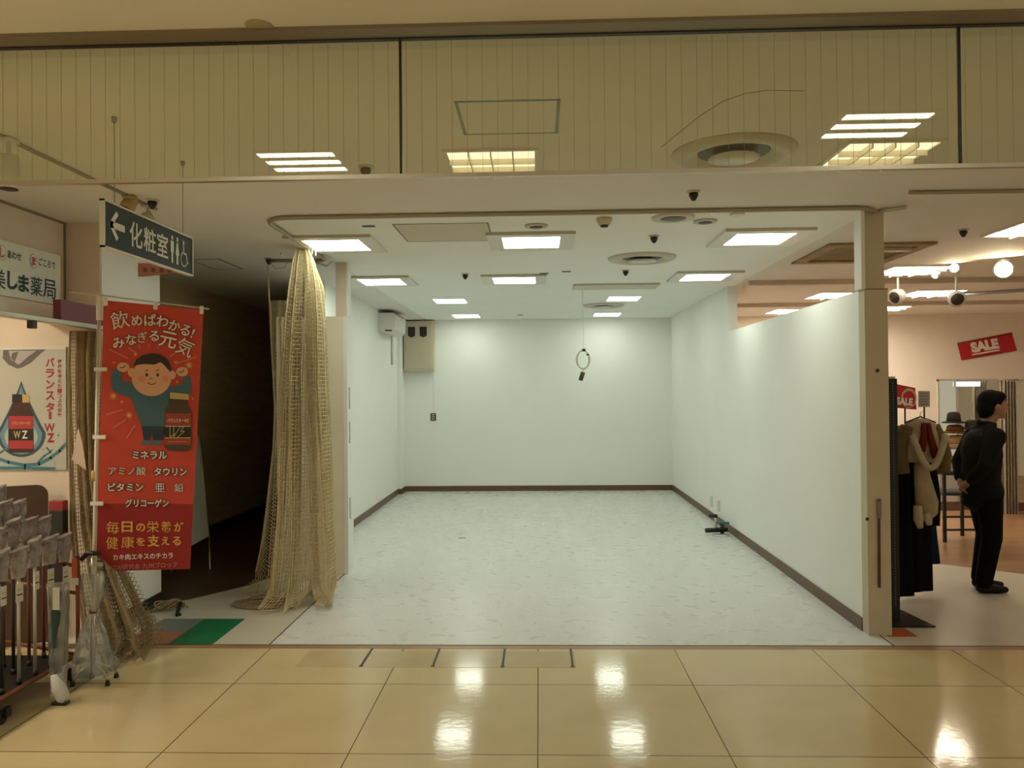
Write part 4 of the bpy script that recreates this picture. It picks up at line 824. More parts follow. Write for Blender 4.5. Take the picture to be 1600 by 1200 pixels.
def cane_proto(k_, hgt):
    t = thing('walking_cane', 'walking cane', 'cane', (0, 0, 0), 'walking canes on the wheeled stand'); sm = shafts[k_]
    MB().tube([(0, 0, 0), (0, 0, hgt-.05)], .009, sm, 8).build('shaft', t)
    hm = shafts[2] if k_ in (0, 2) else shafts[1]
    MB().tube([(0, -.055, hgt-.02), (0, -.03, hgt-.008), (0, 0, hgt-.012), (0, .035, hgt-.006), (0, .06, hgt-.014)], [.010, .013, .014, .013, .009], hm, 10).tube([(0, 0, hgt-.06), (0, 0, hgt-.012)], .012, hm, 8).build('handle', t)
    MB().tube([(0, 0, 0), (0, 0, .03)], [.014, .012], M_DARK, 8).build('ferrule', t)
    bg = MB(); n = 8; vs = []; rr = random.Random(k_*7+3)
    for j in range(7):
        z = hgt+.016-.024*j*1.05; wy = .062-.004*j*(1 if j > 3 else .2)
        for s in (-1, 1):
            for i in range(n):
                u = i/(n-1)*2-1; vs.append((s*(.020*(1-u*u)+.002+rr.uniform(0, .002)), u*wy, z+rr.uniform(-.001, .001)+(.012*u if j == 0 else 0)))
    fs = []
    for j in range(6):
        for s in (0, 1):
            o = j*2*n+s*n
            for i in range(n-1): fs.append((o+i, o+i+1, o+2*n+i+1, o+2*n+i))
        a = j*2*n; fs += [(a, a+n, a+3*n, a+2*n), (a+n-1, a+2*n-1, a+4*n-1, a+3*n-1)]
    fs += [(i, i+1, n+i+1, n+i) for i in range(n-1)]
    bg.add(vs, fs, M_BAG, False); bg.build('plastic_bag', t)
    tg = MB().box((.016, -.03, hgt-.26), (.018, .012, hgt-.16), M_TAGW); tg.box((.0182, -.026, hgt-.20), (.0186, .008, hgt-.19), M_GOLD); tg.box((.0182, -.026, hgt-.225), (.0186, .008, hgt-.218), M_BLK); tg.build('price_tag', t)
    return t
protos = {}
cnt = 0
rowname = ['front', 'second', 'third', 'rear']
for r_ in range(4):
    X = -2.775-.135*r_; n_vis = 0
    for k_ in range(9):
        Y = 4.56-.135*k_+.02*(r_ % 2)
        pr_ = (Vector((X, Y, .8))-Vector((0, 0, EYE))); sx_ = 800+F_PX*pr_.dot(RT)/pr_.dot(FW)
        if sx_ < -25: continue
        kind = [[1, 4, 0, 0, 1, 0, 3, 2], [3, 2, 1, 1, 2, 1, 1, 3], [1, 2, 4, 1, 3, 1, 2, 1], [2, 1, 3, 4, 1, 2, 1, 1]][r_][k_ % 8]
        hg = [.70, .80, .90, .98][r_]+.015*((k_*7) % 3)
        key = (kind, round(hg, 3)); zf = .136
        pos = ['nearest the net', 'second from the net', 'third from the net', 'fourth from the net', 'fifth from the net', 'sixth from the net', 'seventh from the net', 'eighth from the net', 'ninth from the net'][k_]
        lab = '%s walking cane with bagged handle, %s row of the stand, %s' % (snames[kind], rowname[r_], pos)
        if key in protos: o = dup(protos[key], (X, Y, zf), random.uniform(-.35, .25), lab)
        else:
            o = cane_proto(kind, hg); protos[key] = o; o['label'] = lab; o.location = (X, Y, zf); o.rotation_euler = (0, 0, random.uniform(-.35, .25))
            for ch in o.children: ch.matrix_parent_inverse = Matrix()
# clear-bagged dark green folding umbrella at the front
M_BAGC = glassy('clear_plastic', (.86, .88, .86), .16, .10, .16, (.5, .52, .50)); p = on(96, 1098, 0)
t = thing('bagged_umbrella', 'dark green umbrella in a long clear plastic bag in front of the canes', 'umbrella', (p.x, p.y, 0))
zt = 1.67-(925-617)/ (F_PX/p.y)
MB().tube([(p.x-.02, p.y, .10), (p.x-.02, p.y, .25), (p.x-.015, p.y, zt-.12), (p.x-.01, p.y, zt-.02)], [.012, .03, .04, .02], mat('bottle_green', (.015, .045, .04), .6, var=.2), 12).build('canopy', t)
b = MB(); vs = []; n = 10
rr = random.Random(5)
for j in range(12):
    z = .03+(zt-.0)*j/11; wd = .042+.022*(j/11)
    for i in range(n):
        a = 2*math.pi*i/n; vs.append((p.x-.015+wd*math.cos(a)*(1+rr.uniform(-.08, .08)), p.y+.035*math.sin(a)+rr.uniform(-.004, .004), z))
b.add(vs, [(j*n+i, j*n+(i+1) % n, (j+1)*n+(i+1) % n, (j+1)*n+i) for j in range(11) for i in range(n)], M_BAGC, False); b.build('plastic_bag', t)
MB().tube([(p.x-.02, p.y-.01, .16), (p.x, p.y-.02, .08), (p.x+.03, p.y-.03, .035), (p.x+.045, p.y-.035, .028)], [.03, .038, .034, .02], mat('crumpled_white_wrap', (.56, .57, .52), .5, var=.1, bump=.8, bscale=40), 9).build('white_wrap', t)
MB().box((p.x-.03, p.y-.045, .0), (p.x+.05, p.y-.0, .018), M_DARK, .004).build('tip', t)
MB().box((p.x-.015, p.y-.05, zt-.10), (p.x+.02, p.y-.045, zt+.02), M_TAGW).build('price_tag', t)
# wrapped quad cane
p = on(143, 1070, 0); p = Vector((p.x, p.y+.02, 0))
t = thing('quad_cane', 'four-footed walking cane wrapped in clear film tied at the waist, nearest the red banner', 'cane', (p.x, p.y, 0))
top = 1.67-(868-617)/(F_PX/p.y)
MB().tube([(p.x, p.y, .10), (p.x, p.y, top-.03)], .012, M_ALU, 10).build('shaft', t)
MB().tube([(p.x-.07, p.y, top-.04), (p.x-.03, p.y, top), (p.x+.04, p.y, top-.005)], [.014, .016, .013], M_DARK, 10).build('handle', t)
for dx, dy in ((-.10, -.04), (.10, -.03), (-.06, .09), (.08, .10)):
    MB().tube([(p.x, p.y, .12), (p.x+dx*.7, p.y+dy*.7, .075), (p.x+dx, p.y+dy, .02)], .007, M_ALU, 8).tube([(p.x+dx, p.y+dy, .0), (p.x+dx, p.y+dy, .03)], [.015, .011], M_DARK, 10).build('leg', t)
prof = [(.115, .05), (.105, .15), (.07, .30), (.028, .40), (.02, .415), (.030, .43), (.055, .50), (.062, .60), (.058, .64)]
b = MB(); vs = []; n = 18
for j, (r_, z) in enumerate(prof):
    for i in range(n): a = 2*math.pi*i/n; rr2 = r_*(1+.14*math.sin(5*a+j*.7)+.06*math.sin(9*a)); vs.append((p.x+rr2*math.cos(a), p.y+rr2*.8*math.sin(a), z))
b.add(vs, [(j*n+i, j*n+(i+1) % n, (j+1)*n+(i+1) % n, (j+1)*n+i) for j in range(len(prof)-1) for i in range(n)], M_BAGC, True); b.build('plastic_wrap', t)
MB().lathe((p.x, p.y, .412), [(.019, -.004), (.024, 0), (.019, .004)], M_DARK, 12).build('tie', t)
MB().box((p.x-.09, p.y-.06, top-.13), (p.x-.06, p.y-.055, top-.02), ink('red_tag', (.5, .10, .05))).box((p.x-.10, p.y-.065, top-.17), (p.x-.05, p.y-.06, top-.13), M_TAGW).build('price_tag', t)
# brown board + red box behind canes
t = thing('brown_counter_board', 'dark brown rounded board standing behind the canes at the left edge', 'board', (-3.6, 5.2, 0))
tl, tr = at(-60, 782, 5.05), at(75, 757, 5.3); zt = tr.z
b = MB(); outl = [(0, 0), (0, 1)]; Wd = .62
dirv = Vector((1, .55, 0)).normalized(); o0 = Vector((tr.x, tr.y, 0))-dirv*Wd
pts = [(0, .0), (0, zt)]+[(Wd-.07+.07*math.sin(math.radians(a)), zt-.07+.07*math.cos(math.radians(a))) for a in range(0, 91, 15)]+[(Wd, .0)]
vs = [o0+dirv*u+Vector((0, 0, z)) for u, z in pts]; nrm = Vector((-dirv.y, dirv.x, 0))*.03; n = len(vs)
b.add(vs+[v+nrm for v in vs], [tuple(range(n)), tuple(range(2*n-1, n-1, -1))]+[(i, (i+1) % n, n+(i+1) % n, n+i) for i in range(n)], mat('dark_brown_laminate', (.085, .045, .028), .5, var=.08)); b.build('board', t)
t = thing('red_box', 'red box on top of a black carton behind the canes by the net', 'box', tuple(at(90, 800, 5.2)))
p0, p1 = at(76, 798, 5.1), at(98, 783, 5.1)
MB().box((p0.x, 5.1, p0.z), (p1.x, 5.16, p1.z), mat('box_red', (.30, .02, .02), .45, var=.1), .003).build('lid', t)
MB().box((p0.x, 5.1, .0), (p1.x, 5.16, p0.z), M_DARK, .003).build('carton', t)
# ================================================================== CLOTHES SHOP
def flat_sign(name, label, cat, quad, mt, art=None, th=.01):
    t = thing(name, label, cat, tuple((quad[0]+quad[2])/2)); q = quad; nn = (q[1]-q[0]).cross(q[3]-q[0]).normalized()
    if nn.y > 0: nn = -nn
    o_ = -nn*th
    MB().add(q+[a+o_ for a in q], [(0, 1, 2, 3), (7, 6, 5, 4), (0, 4, 5, 1), (1, 5, 6, 2), (2, 6, 7, 3), (3, 7, 4, 0)], mt).build('board', t)
    if art:
        W_ = (q[1]-q[0]); H_ = (q[3]-q[0]); A = Art(lambda u, v, l: q[0]+W_*u+H_*v+nn*l); A.step = .002; art(A); A.b.build('lettering', t)
    return t
def sale_art(A):
    A.text('SALE', .46, .60, .3, M_WHI, 2, .02, width=.50, height=.60); A.rect(.20, .17, .70, .25, M_WHI, 1); A.rect(0, .965, 1, 1, M_BK, 1); A.rect(.2, .02, .75, .05, M_BK, 1)
M_SRED = mat('sale_red', (.50, .012, .018), .5, var=.06)
a, b_, c_, d_ = at(1503, 563, YB-.02), at(1589, 548, YB-.02), at(1581, 519, YB-.02), at(1496, 536, YB-.02)
flat_sign('sale_sign', 'tilted red SALE sign with white letters on the back wall of the clothes shop', 'sign', [a, b_, c_, d_], M_SRED, sale_art)
# upright post + base
p = Vector((2.52, 5.78, 0))
t = thing('slotted_post', 'black slotted upright post of the clothes rack on a flat black base', 'rack', tuple(p))
MB().box((p.x-.032, p.y-.02, .01), (p.x+.032, p.y+.03, 1.735), M_BLACKM, .003).build('post', t)
MB().box((p.x-.02, p.y-.016, 1.735), (p.x+.02, p.y+.025, 1.75), M_IVORY).build('cap', t)
s_ = MB()
for i in range(80): s_.box((p.x-.004, p.y-.022, .12+i*.02), (p.x+.004, p.y-.0195, .13+i*.02), mat('slot_grey', (.10, .10, .09), .5, var=.05))
s_.build('slot_strip', t)
MB().prism([(2.38, 5.64), (2.74, 5.64), (2.68, 6.12), (2.38, 6.12)], .003, .012, M_BLACKM).build('base_plate', t)
MB().tube([(p.x, p.y, 1.45), (p.x+.02, 6.9, 1.45)], .012, M_BLACKM).tube([(p.x, p.y, 1.62), (p.x-.02, 6.4, 1.62)], .010, M_BLACKM).build('rail', t)
MB().box((p.x-.02, 6.86, .0), (p.x+.05, 6.92, 1.46), M_BLACKM).build('rear_post', t)
def garment(name, label, cat, cx, cy, prof, mt, sleeves=None, rot=0, folds=6, hook=.1, group=None, sl_mt=None):
    t = thing(name, label, cat, (cx, cy, prof[-1][0]), group); n = 36; vs = []; fs = []; cr, sr = math.cos(rot), math.sin(rot)
    for j, (z, w_, d_) in enumerate(prof):
        k_ = min(1, j/(len(prof)-1)*1.4)
        for i in range(n):
            a = 2*math.pi*i/n; rr = 1+.10*k_*math.sin(folds*a+j*.25)
            x, y = w_*math.cos(a)*rr, d_*math.sin(a)*rr; vs.append((cx+cr*x-sr*y, cy+sr*x+cr*y, z))
    for j in range(len(prof)-1):
        for i in range(n): fs.append((j*n+i, j*n+(i+1) % n, (j+1)*n+(i+1) % n, (j+1)*n+i))
    fs += [tuple(range(n)), tuple((len(prof)-1)*n+i for i in range(n))]
    MB().add(vs, fs, mt, True).build('body', t)
    if sleeves:
        for s in (-1, 1):
            z0 = prof[1][0]-.02; w_ = prof[1][1]
            pts = [(s*w_*.8, 0, z0), (s*(w_*1.1+.02), 0, z0-.12), (s*(w_*1.15+.03), -.02, z0-sleeves*.6), (s*(w_*1.1+.02), -.04, z0-sleeves)]
            MB().tube([(cx+cr*x-sr*y, cy+sr*x+cr*y, z) for x, y, z in pts], [.05, .055, .05, .042], sl_mt or mt, 12).build('sleeve', t)
    zt = prof[0][0]
    MB().tube([(cx-.12*cr, cy-.12*sr, zt-.03), (cx, cy, zt+.015), (cx+.12*cr, cy+.12*sr, zt-.03)], .006, M_BLACKM, 6).tube([(cx, cy, zt+.01), (cx, cy, zt+hook), (cx+.015, cy, zt+hook+.015)], .003, M_ALU, 6).build('hanger', t)
    return t
fab = lambda n_, c_: mat(n_, c_, .9, var=.12, vscale=12, bump=.3, bscale=90, spec=.12)
F_BLK, F_NVY, F_TEAL, F_BEI, F_OLV, F_CRM, F_WINE = fab('black_cloth', (.003, .003, .003)), fab('navy_cloth', (.010, .022, .045)), fab('teal_cloth', (.035, .085, .09)), fab('beige_knit', (.40, .32, .20)), fab('olive_cloth', (.15, .115, .05)), fab('cream_knit', (.45, .39, .28)), fab('wine_cloth', (.13, .02, .015))
garment('teal_jacket', 'teal jacket hanging high right behind the white post', 'clothes', 2.44, 6.15, [(1.90, .05, .04), (1.84, .16, .05), (1.60, .17, .06), (1.35, .18, .07)], F_TEAL, None, 1.5, hook=.04)
garment('black_coat', 'long black coat hanging nearest the slotted post', 'clothes', 2.66, 6.12, [(1.30, .04, .03), (1.24, .12, .06), (1.0, .13, .09), (.5, .14, .11), (.12, .15, .12)], F_BLK, .6, .2, hook=.12)
garment('dark_dress', 'long black dress with a straight hem, right of the slotted post', 'clothes', 2.91, 6.34, [(1.22, .04, .03), (1.16, .13, .06), (1.0, .13, .09), (.5, .14, .11), (.10, .15, .11)], F_BLK, .55, .25, hook=.18)
garment('black_jacket', 'black patterned garment behind the long black coat', 'clothes', 2.72, 6.6, [(1.24, .04, .03), (1.20, .15, .06), (1.0, .16, .09), (.55, .17, .11), (.22, .18, .12)], F_BLK, .55, .3, hook=.18)
garment('navy_skirt', 'long navy skirt below the beige scarf', 'clothes', 3.15, 6.75, [(1.1, .08, .05), (1.0, .10, .07), (.6, .13, .1), (.22, .17, .12)], F_NVY, None, .2, hook=.3)
pB = at(1438, 668, 5.98)
garment('beige_blouse', 'beige knit top with cream front on the end of the clothes rack', 'clothes', pB.x, 5.98, [(1.44, .04, .04), (1.40, .12, .06), (1.28, .14, .08), (1.16, .13, .08), (1.12, .11, .07)], F_BEI, .34, .1, hook=.04, sl_mt=F_OLV)
t = thing('wine_scarf', 'dark wine-red scarf tied around the beige knit top', 'scarf', (pB.x, 5.88, 1.2))
MB().tube([(pB.x-.01, 5.905, 1.41), (pB.x-.02, 5.885, 1.32), (pB.x-.045, 5.875, 1.21)], [.018, .024, .030], F_WINE, 8).build('left_tail', t); MB().tube([(pB.x+.02, 5.905, 1.41), (pB.x+.03, 5.885, 1.30), (pB.x+.06, 5.875, 1.16)], [.018, .024, .028], F_WINE, 8).build('right_tail', t)
t = thing('looped_scarf', 'looped cream knit scarf hanging in a U below the beige top', 'scarf', (pB.x, 5.86, 1.1))
MB().tube([(pB.x-.12+.24*i/12, 5.85-.02*math.sin(i/12*3.14), 1.33-.24*math.sin(i/12*math.pi)) for i in range(13)], .024, F_CRM, 8).build('loop', t)
t = thing('long_cream_scarf', 'long cream cardigan sleeve-like scarf hanging down to knee height', 'scarf', (pB.x, 5.95, .5))
pts = [at(1437, 700, 5.97), at(1441, 745, 5.96), at(1448, 785, 5.95), at(1450, 800, 5.95), at(1445, 812, 5.95)]
MB().tube(pts, [.04, .055, .078, .065, .03], F_BEI, 14).build('cloth', t)
t2 = MB().tube([at(1434, 790, 5.9), at(1435, 812, 5.9), at(1438, 825, 5.9)], [.03, .033, .02], F_CRM, 10).tube([at(1446, 802, 5.9), at(1450, 812, 5.9), at(1452, 820, 5.9)], [.03, .03, .02], F_CRM, 10).build('cuff', t)
garment('olive_shirt', 'olive shirt half hidden behind the slotted post', 'clothes', 2.95, 7.0, [(1.40, .04, .04), (1.34, .16, .07), (1.1, .17, .09), (.9, .17, .09)], F_OLV, .4, .1, hook=.05)
# red pop card with gold arch
p0 = at(1403, 602, 7.4)
def pop_art(A):
    A.disc(.62, .45, .36, .42, M_GOLD, 1); A.disc(.62, .42, .29, .34, M_SRED, 2); A.text('SALE', .42, .30, .3, M_WHI, 3, .015, width=.75, height=.32)
flat_sign('price_card', 'red SALE card with a gold arch above the clothes rack', 'sign', [at(1398, 637, 7.4), at(1432, 640, 7.4), at(1430, 606, 7.4), at(1400, 600, 7.4)], M_SRED, pop_art)
MB().tube([at(1414, 638, 7.42), Vector((at(1414, 638, 7.42).x, 7.42, 0))], .008, M_BLACKM).build('card_stand', bpy.data.objects['price_card'])
def paper_art(A):
    for i in range(5): A.rect(.08, .14+.17*i, .92, .20+.17*i, M_GRI, 1)
flat_sign('notice_sheet', 'grey printed notice standing over the clothes near the mirrors', 'sign', [at(1435, 636, 8), at(1453, 636, 8), at(1453, 611, 8), at(1435, 611, 8)], mat('grey_paper', (.36, .33, .29), .7, var=.03), paper_art)
MB().tube([at(1444, 636, 8.02), Vector((at(1444, 636, 8.02).x, 8.02, 0))], .008, M_BLACKM).build('sheet_stand', bpy.data.objects['notice_sheet'])
# display table with hats
p = at(1490, 690, 8.9); TX0, TX1 = at(1462, 700, 8.9).x, at(1522, 700, 8.9).x
t = thing('display_table', 'dark-framed tiered display table with wooden shelves between the rack and the walking person', 'table', ((TX0+TX1)/2, 8.9, 0))
for z, m_ in ((1.00, M_WOOD), (.72, M_DARK), (.50, M_DARK)): MB().box((TX0, 8.75, z), (TX1, 9.15, z+.03), m_ if m_ is M_DARK else mat('table_wood', (.42, .24, .11), .4, var=.15), .003).build('shelf', t)
for x in (TX0+.02, TX1-.02):
    for y in (8.77, 9.13): MB().box((x-.015, y-.015, 0), (x+.015, y+.015, 1.0 if y < 9 else 1.03), M_BLACKM).build('leg', t)
MB().box((TX0, 8.76, .26), (TX1, 8.78, .28), M_BLACKM).box((TX0, 8.76, .12), (TX1, 8.78, .14), M_BLACKM).build('stretcher', t)
def hat(x, y, z, r, mt, label, hgt=.1):
    t = thing('hat', label, 'hat', (x, y, z), 'hats on the display table'); MB().lathe((x, y, z), [(r, 0), (r, .012), (r*.62, .02)], mt, 24).build('brim', t); MB().lathe((x, y, z), [(r*.62, .015), (r*.55, hgt*.8), (r*.4, hgt), (r*.1, hgt+.005)], mt, 24).build('crown', t)
F_TAN, F_GRY = fab('straw_tan', (.50, .34, .17)), fab('grey_felt', (.06, .055, .05)); F_RUST = fab('rust_felt', (.22, .09, .03))
xh = at(1497, 670, 8.9).x
hat(xh, 8.95, 1.03, .15, F_TAN, 'broad straw-coloured hat at the bottom of the pile on the display table', .11)
hat(xh-.01, 8.95, 1.165, .145, F_RUST, 'rust brown hat resting on the straw-coloured one', .09)
hat(xh-.02, 8.95, 1.275, .12, F_GRY, 'dark grey cap on top of the hat pile', .12)
hat(xh+.13, 8.88, 1.21, .10, F_GRY, 'small dark hat on the stand beside the hat pile', .10)
MB().tube([(xh+.13, 8.88, 1.03), (xh+.13, 8.88, 1.21)], .012, M_BLACKM).build('hat_peg', t)
for i, (c_, l) in enumerate((((.55, .46, .36), 'pale'), ((.40, .12, .04), 'orange'), ((.5, .45, .4), 'cream'))):
    x = TX0+.10+.12*i; tag(MB().box((x, 8.80, .75), (x+.09, 8.95, .92), fab('folded_%s' % l, c_), .012).build('folded_clothes'), '%s folded garment standing on the middle shelf of the display table' % l, 'clothes', 'folded clothes on the display table')
# mirrors
M_MIR = mat('mirror_glass', (.80, .84, .80), .03, 1.0, var=.02)
def mirror(pxa, pxb, Y, label, rot=0):
    a, b_ = at(pxa, 593, Y), at(pxb, 593, Y); zt = a.z
    t = thing('standing_mirror', label, 'mirror', ((a.x+b_.x)/2, Y, 0), 'tall mirrors at the shop wall')
    MB().box((a.x, Y, .12), (b_.x, Y+.012, zt-.02), M_MIR).build('glass', t)
    f = MB(); f.box((a.x-.02, Y-.01, .10), (a.x, Y+.03, zt), M_ALU); f.box((b_.x, Y-.01, .10), (b_.x+.02, Y+.03, zt), M_ALU); f.box((a.x-.02, Y-.01, zt-.02), (b_.x+.02, Y+.03, zt+.005), M_ALU); f.box((a.x-.02, Y-.01, .0), (b_.x+.02, Y+.03, .12), M_BASE); f.build('frame', t)
mirror(1467, 1494, 11.0, 'narrow left wing of the tall shop mirror'); mirror(1497, 1563, 11.05, 'wide tall shop mirror behind the walking person'); mirror(1588, 1650, 10.9, 'tall shop mirror cut by the right edge of view')
E_STR = emitter('mirror_reflection_strip', (.85, 1.0, .95), 3.0)  # glowing strips added to imitate lamp reflections in the mirrors
for xa, xb, l in ((1496, 1531, 'cool white glowing strip added as a lamp reflection at the top of the wide mirror'), (1586, 1640, 'cool white glowing strip added as a lamp reflection at the top of the rightmost mirror')):
    a, b_ = at(xa, 601, 10.95), at(xb, 601, 10.95); t = thing('light_strip', l, 'mirror reflection', ((a.x+b_.x)/2, 10.95, a.z), 'strips imitating lamp reflections in the mirrors')
    MB().box((a.x, 10.94, a.z-.02), (b_.x, 10.965, a.z+.035), E_STR).build('tube', t); MB().box((a.x-.01, 10.965, a.z-.03), (b_.x+.01, 11.0, a.z+.04), M_ALU).build('housing', t)
t = thing('fitting_room_curtain', 'grey-beige pleated curtain between the two tall mirrors', 'curtain', (6.0, 10.7, 0)); a, b_ = at(1564, 594, 10.7), at(1587, 594, 10.7); vs = []; n = 60
for i in range(n+1):
    u = i/n; x = a.x+(b_.x-a.x)*u; y = 10.7+.035*math.sin(u*6.28*5)
    vs += [(x, y, .0), (x, y, a.z)]
vs += [(x, y+.012, z) for x, y, z in vs]; m_ = 2*(n+1)
MB().add(vs, [(2*i, 2*i+2, 2*i+3, 2*i+1) for i in range(n)]+[(m_+2*i, m_+2*i+1, m_+2*i+3, m_+2*i+2) for i in range(n)], fab('curtain_greige', (.34, .28, .20)), True).build('cloth', t)
MB().tube([(a.x-.03, 10.7, a.z), (b_.x+.03, 10.7, a.z)], .012, M_RAILB).build('rod', t)
pW = at(1600, 690, 8.0)
garment('cream_blouse', 'cream ruffled blouse and peach skirt on a stand at the right edge of view', 'clothes', pW.x+.22, 8.0, [(1.56, .05, .05), (1.50, .14, .09), (1.30, .15, .11), (1.18, .13, .10), (1.1, .14, .11), (.6, .17, .14), (.55, .17, .14)], fab('cream_blouse_cloth', (.62, .50, .36)), .35, .1, hook=.05)
MB().tube([(pW.x+.22, 8.0, 0), (pW.x+.22, 8.0, .56)], .015, M_BLACKM).lathe((pW.x+.22, 8.0, 0), [(.15, 0), (.15, .015), (.02, .03)], M_BLACKM, 20).build('stand', bpy.data.objects['cream_blouse'])
# ================================================================== PERSON
def capsule_mesh(parts, voxel, mt, name, smooth=6):
    b = MB()
    for q in parts:
        if q[0] == 'E': b.ell(Vector(q[1]), q[2], mt, 16, q[3] if len(q) > 3 else None)
        else:
            pts, rs = q[1], q[2]; b.tube(pts, rs, mt, 12)
            for p_, r_ in zip(pts, rs): b.ell(Vector(p_), (r_, r_, r_), mt, 12)
    me = b.mesh(name); o = bpy.data.objects.new(name, me); C.objects.link(o)
    md = o.modifiers.new('r', 'REMESH'); md.mode = 'VOXEL'; md.voxel_size = voxel; md.use_smooth_shade = True
    s_ = o.modifiers.new('s', 'SMOOTH'); s_.iterations = smooth; s_.factor = .5
    dg = bpy.context.evaluated_depsgraph_get(); dg.update(); m2 = bpy.data.meshes.new_from_object(o.evaluated_get(dg)); bpy.data.objects.remove(o)
    m2.materials.clear(); m2.materials.append(mt); m2.name = name
    return m2
def link_mesh(name, me, parent, label=None):
    o = bpy.data.objects.new(name, me); C.objects.link(o); o.parent = parent
    if label: o['label'] = label
    return o
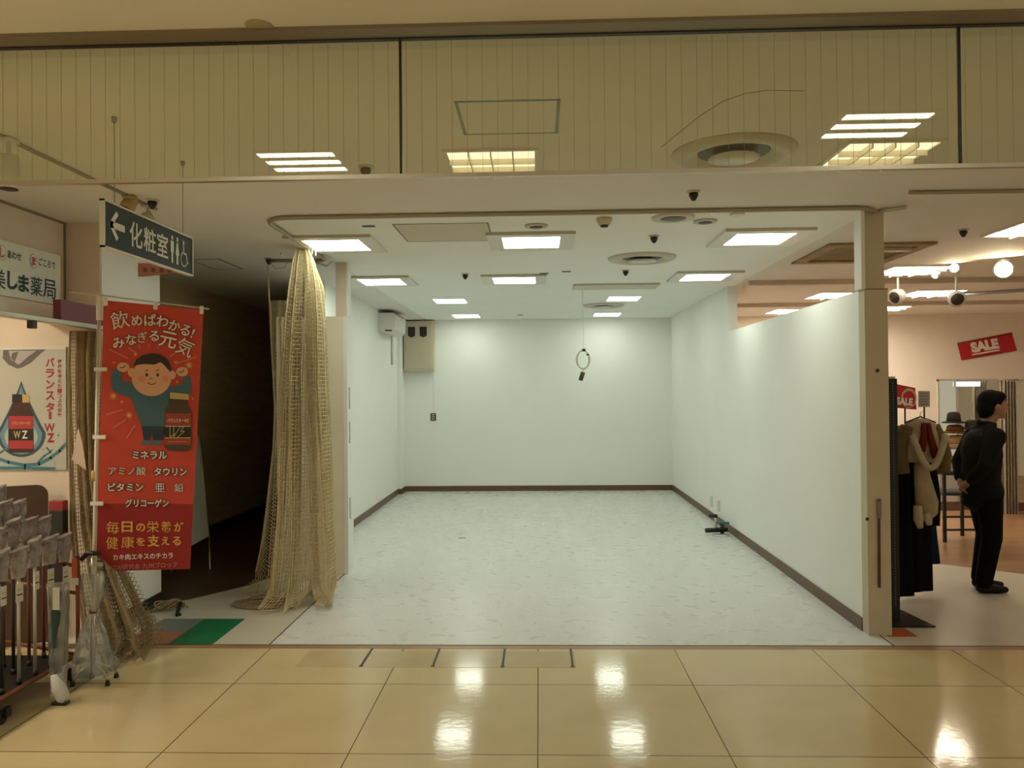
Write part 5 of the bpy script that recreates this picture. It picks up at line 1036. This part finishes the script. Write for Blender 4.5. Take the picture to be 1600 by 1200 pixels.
def person():
    p = on(1551, 925, 0); t = thing('person', 'person in a dark jacket and black trousers walking to the right through the clothes shop', 'person', (p.x-.02, p.y+.05, 0))
    SK = mat('skin', (.36, .17, .09), .55, var=.06); JK = fab('charcoal_jacket', (.010, .010, .008)); TR = fab('black_trousers', (.003, .003, .004)); HR = mat('black_hair', (.005, .004, .004), .75, var=.2, bump=.6, bscale=140, spec=.12); SH = mat('black_shoes', (.005, .004, .004), .5, var=.1, spec=.2)
    # local frame: x forward (walking right), y away from the camera, z up
    N_ = (0.02, 0, 1.36); HD = (.09, 0, 1.50)
    legs = []
    hipz = .80
    LF = [(-.02, -.085, hipz), (.0, -.085, .45), (-.07, -.085, .09)]    # near leg (camera side)
    RF = [(.0, .085, hipz), (.05, .085, .45), (-.01, .085, .09)]
    body = [('C', [(-.02, 0, .82), (-.02, 0, 1.0), (.0, 0, 1.2)], [.12, .12, .125]), ('C', [(0, 0, 1.24), N_, (.06, 0, 1.42)], [.07, .055, .05]),
            ('C', LF, [.075, .05, .035]), ('C', RF, [.075, .05, .035]),
            ('C', [(-.07, -.085, .05), (.06, -.09, .03)], [.035, .025]), ('C', [(-.01, .085, .05), (.12, .085, .03)], [.035, .025])]
    R_ = Matrix.Rotation(math.radians(10), 4, 'Y')
    body += [('E', (.075, 0, 1.52), (.090, .074, .108), R_), ('E', (.115, 0, 1.475), (.060, .056, .070), R_), ('C', [(.165, 0, 1.525), (.188, 0, 1.498), (.170, 0, 1.486)], [.010, .015, .012]), ('C', [(.150, 0, 1.44), (.155, 0, 1.425)], [.022, .018]),
             ('C', [(.168, -.014, 1.463), (.168, .014, 1.463)], [.010, .010]), ('E', (.160, -.028, 1.522), (.012, .012, .010)), ('E', (.160, .028, 1.522), (.012, .012, .010)), ('E', (.155, 0, 1.548), (.018, .04, .010)),
             ('E', (.068, -.078, 1.505), (.020, .009, .032)), ('E', (.068, .078, 1.505), (.020, .009, .032))]
    arms = {}
    for s in (-1, 1):
        sh, el, wr = (.0, s*.165, 1.27), (-.105, s*.20, 1.04), (-.165, s*.07, .90)
        arms[s] = (sh, el, wr); body.append(('C', [sh, el, wr], [.045, .036, .026]))
        palm0 = Vector(wr); pd = Vector((-.01, -s*.07, -.05)); body.append(('C', [palm0, palm0+pd*.5, palm0+pd], [.026, .032, .030]))
        side_ = Vector((1, 0, -.2)).normalized()
        for i, ln in enumerate((.062, .07, .066, .05)):
            r0 = palm0+pd+side_*(.024-.016*i); d1 = Vector((.004*i, -s*.5, -.85)).normalized(); d2 = Vector((.35, -s*.75, -.5)).normalized()
            body.append(('C', [r0, r0+d1*ln*.55, r0+d1*ln*.55+d2*ln*.5], [.0095, .009, .0075]))
        th_ = palm0+pd*.3+side_*.02; body.append(('C', [th_, th_+Vector((.035, -s*.012, -.02)), th_+Vector((.045, -s*.02, -.045))], [.012, .010, .008]))
    link_mesh('body', capsule_mesh(body, .007, SK, 'body', 3), t)
    eb = MB()
    for s in (-1, 1): eb.ell(Vector((.168, s*.028, 1.522)), (.006, .009, .006), mat('eye_dark', (.01, .008, .006), .2, var=.05), 10)
    eb.build('eyes', t).parent = t
    for o in t.children: o.matrix_parent_inverse = Matrix()
    jk = [('C', [(-.03, 0, .78), (-.03, 0, .95), (-.02, 0, 1.12)], [.150, .145, .150]), ('E', (-.02, 0, 1.20), (.135, .185, .13)), ('E', (-.045, 0, 1.14), (.13, .17, .16)), ('E', (-.03, -.03, .82), (.145, .17, .13)), ('C', [(.0, -.10, 1.30), (.02, 0, 1.35), (.0, .10, 1.30)], [.06, .062, .06]), ('E', (-.03, 0, .72), (.15, .16, .06))]
    for s in (-1, 1):
        sh, el, wr = arms[s]; jk.append(('C', [sh, el, tuple(Vector(el).lerp(Vector(wr), .85))], [.075, .060, .046]))
    link_mesh('jacket', capsule_mesh(jk, .012, JK, 'jacket', 6), t)
    tr = [('C', [(-.03, -.06, .80), (-.03, .06, .80)], [.12, .12])]
    for L, a in ((LF, -.085), (RF, .085)): tr.append(('C', [L[0], L[1], tuple(Vector(L[2])+Vector((0, 0, .0)))], [.105, .080, .066]))
    link_mesh('trousers', capsule_mesh(tr, .012, TR, 'trousers', 5), t)
    for L in (LF, RF):
        fx, fy = L[2][0], L[2][1]
        link_mesh('shoe', capsule_mesh([('E', (fx-.01, fy, .045), (.055, .042, .045)), ('C', [(fx, fy, .04), (fx+.10, fy, .032), (fx+.17, fy, .028)], [.040, .036, .027])], .008, SH, 'shoe', 4), t)
    hr = [('E', (.050, 0, 1.555), (.100, .088, .095), R_), ('E', (.015, 0, 1.50), (.070, .080, .085)), ('E', (.095, 0, 1.590), (.075, .078, .050)), ('E', (.0, 0, 1.455), (.045, .062, .045))]
    link_mesh('hair', capsule_mesh(hr, .008, HR, 'hair', 3), t)
    MB().tube([(-.02, -.06, 1.37), (.05, -.065, 1.365), (.085, 0, 1.35), (.05, .065, 1.365), (-.02, .06, 1.37), (-.045, 0, 1.385), (-.02, -.06, 1.37)], .016, JK, 8).build('collar', t)
    t.children[-1].matrix_parent_inverse = Matrix() if False else t.children[-1].matrix_parent_inverse
    c_ = [o for o in t.children if o.name.startswith('collar')][0]; c_.matrix_parent_inverse = Matrix()
    return t
person()
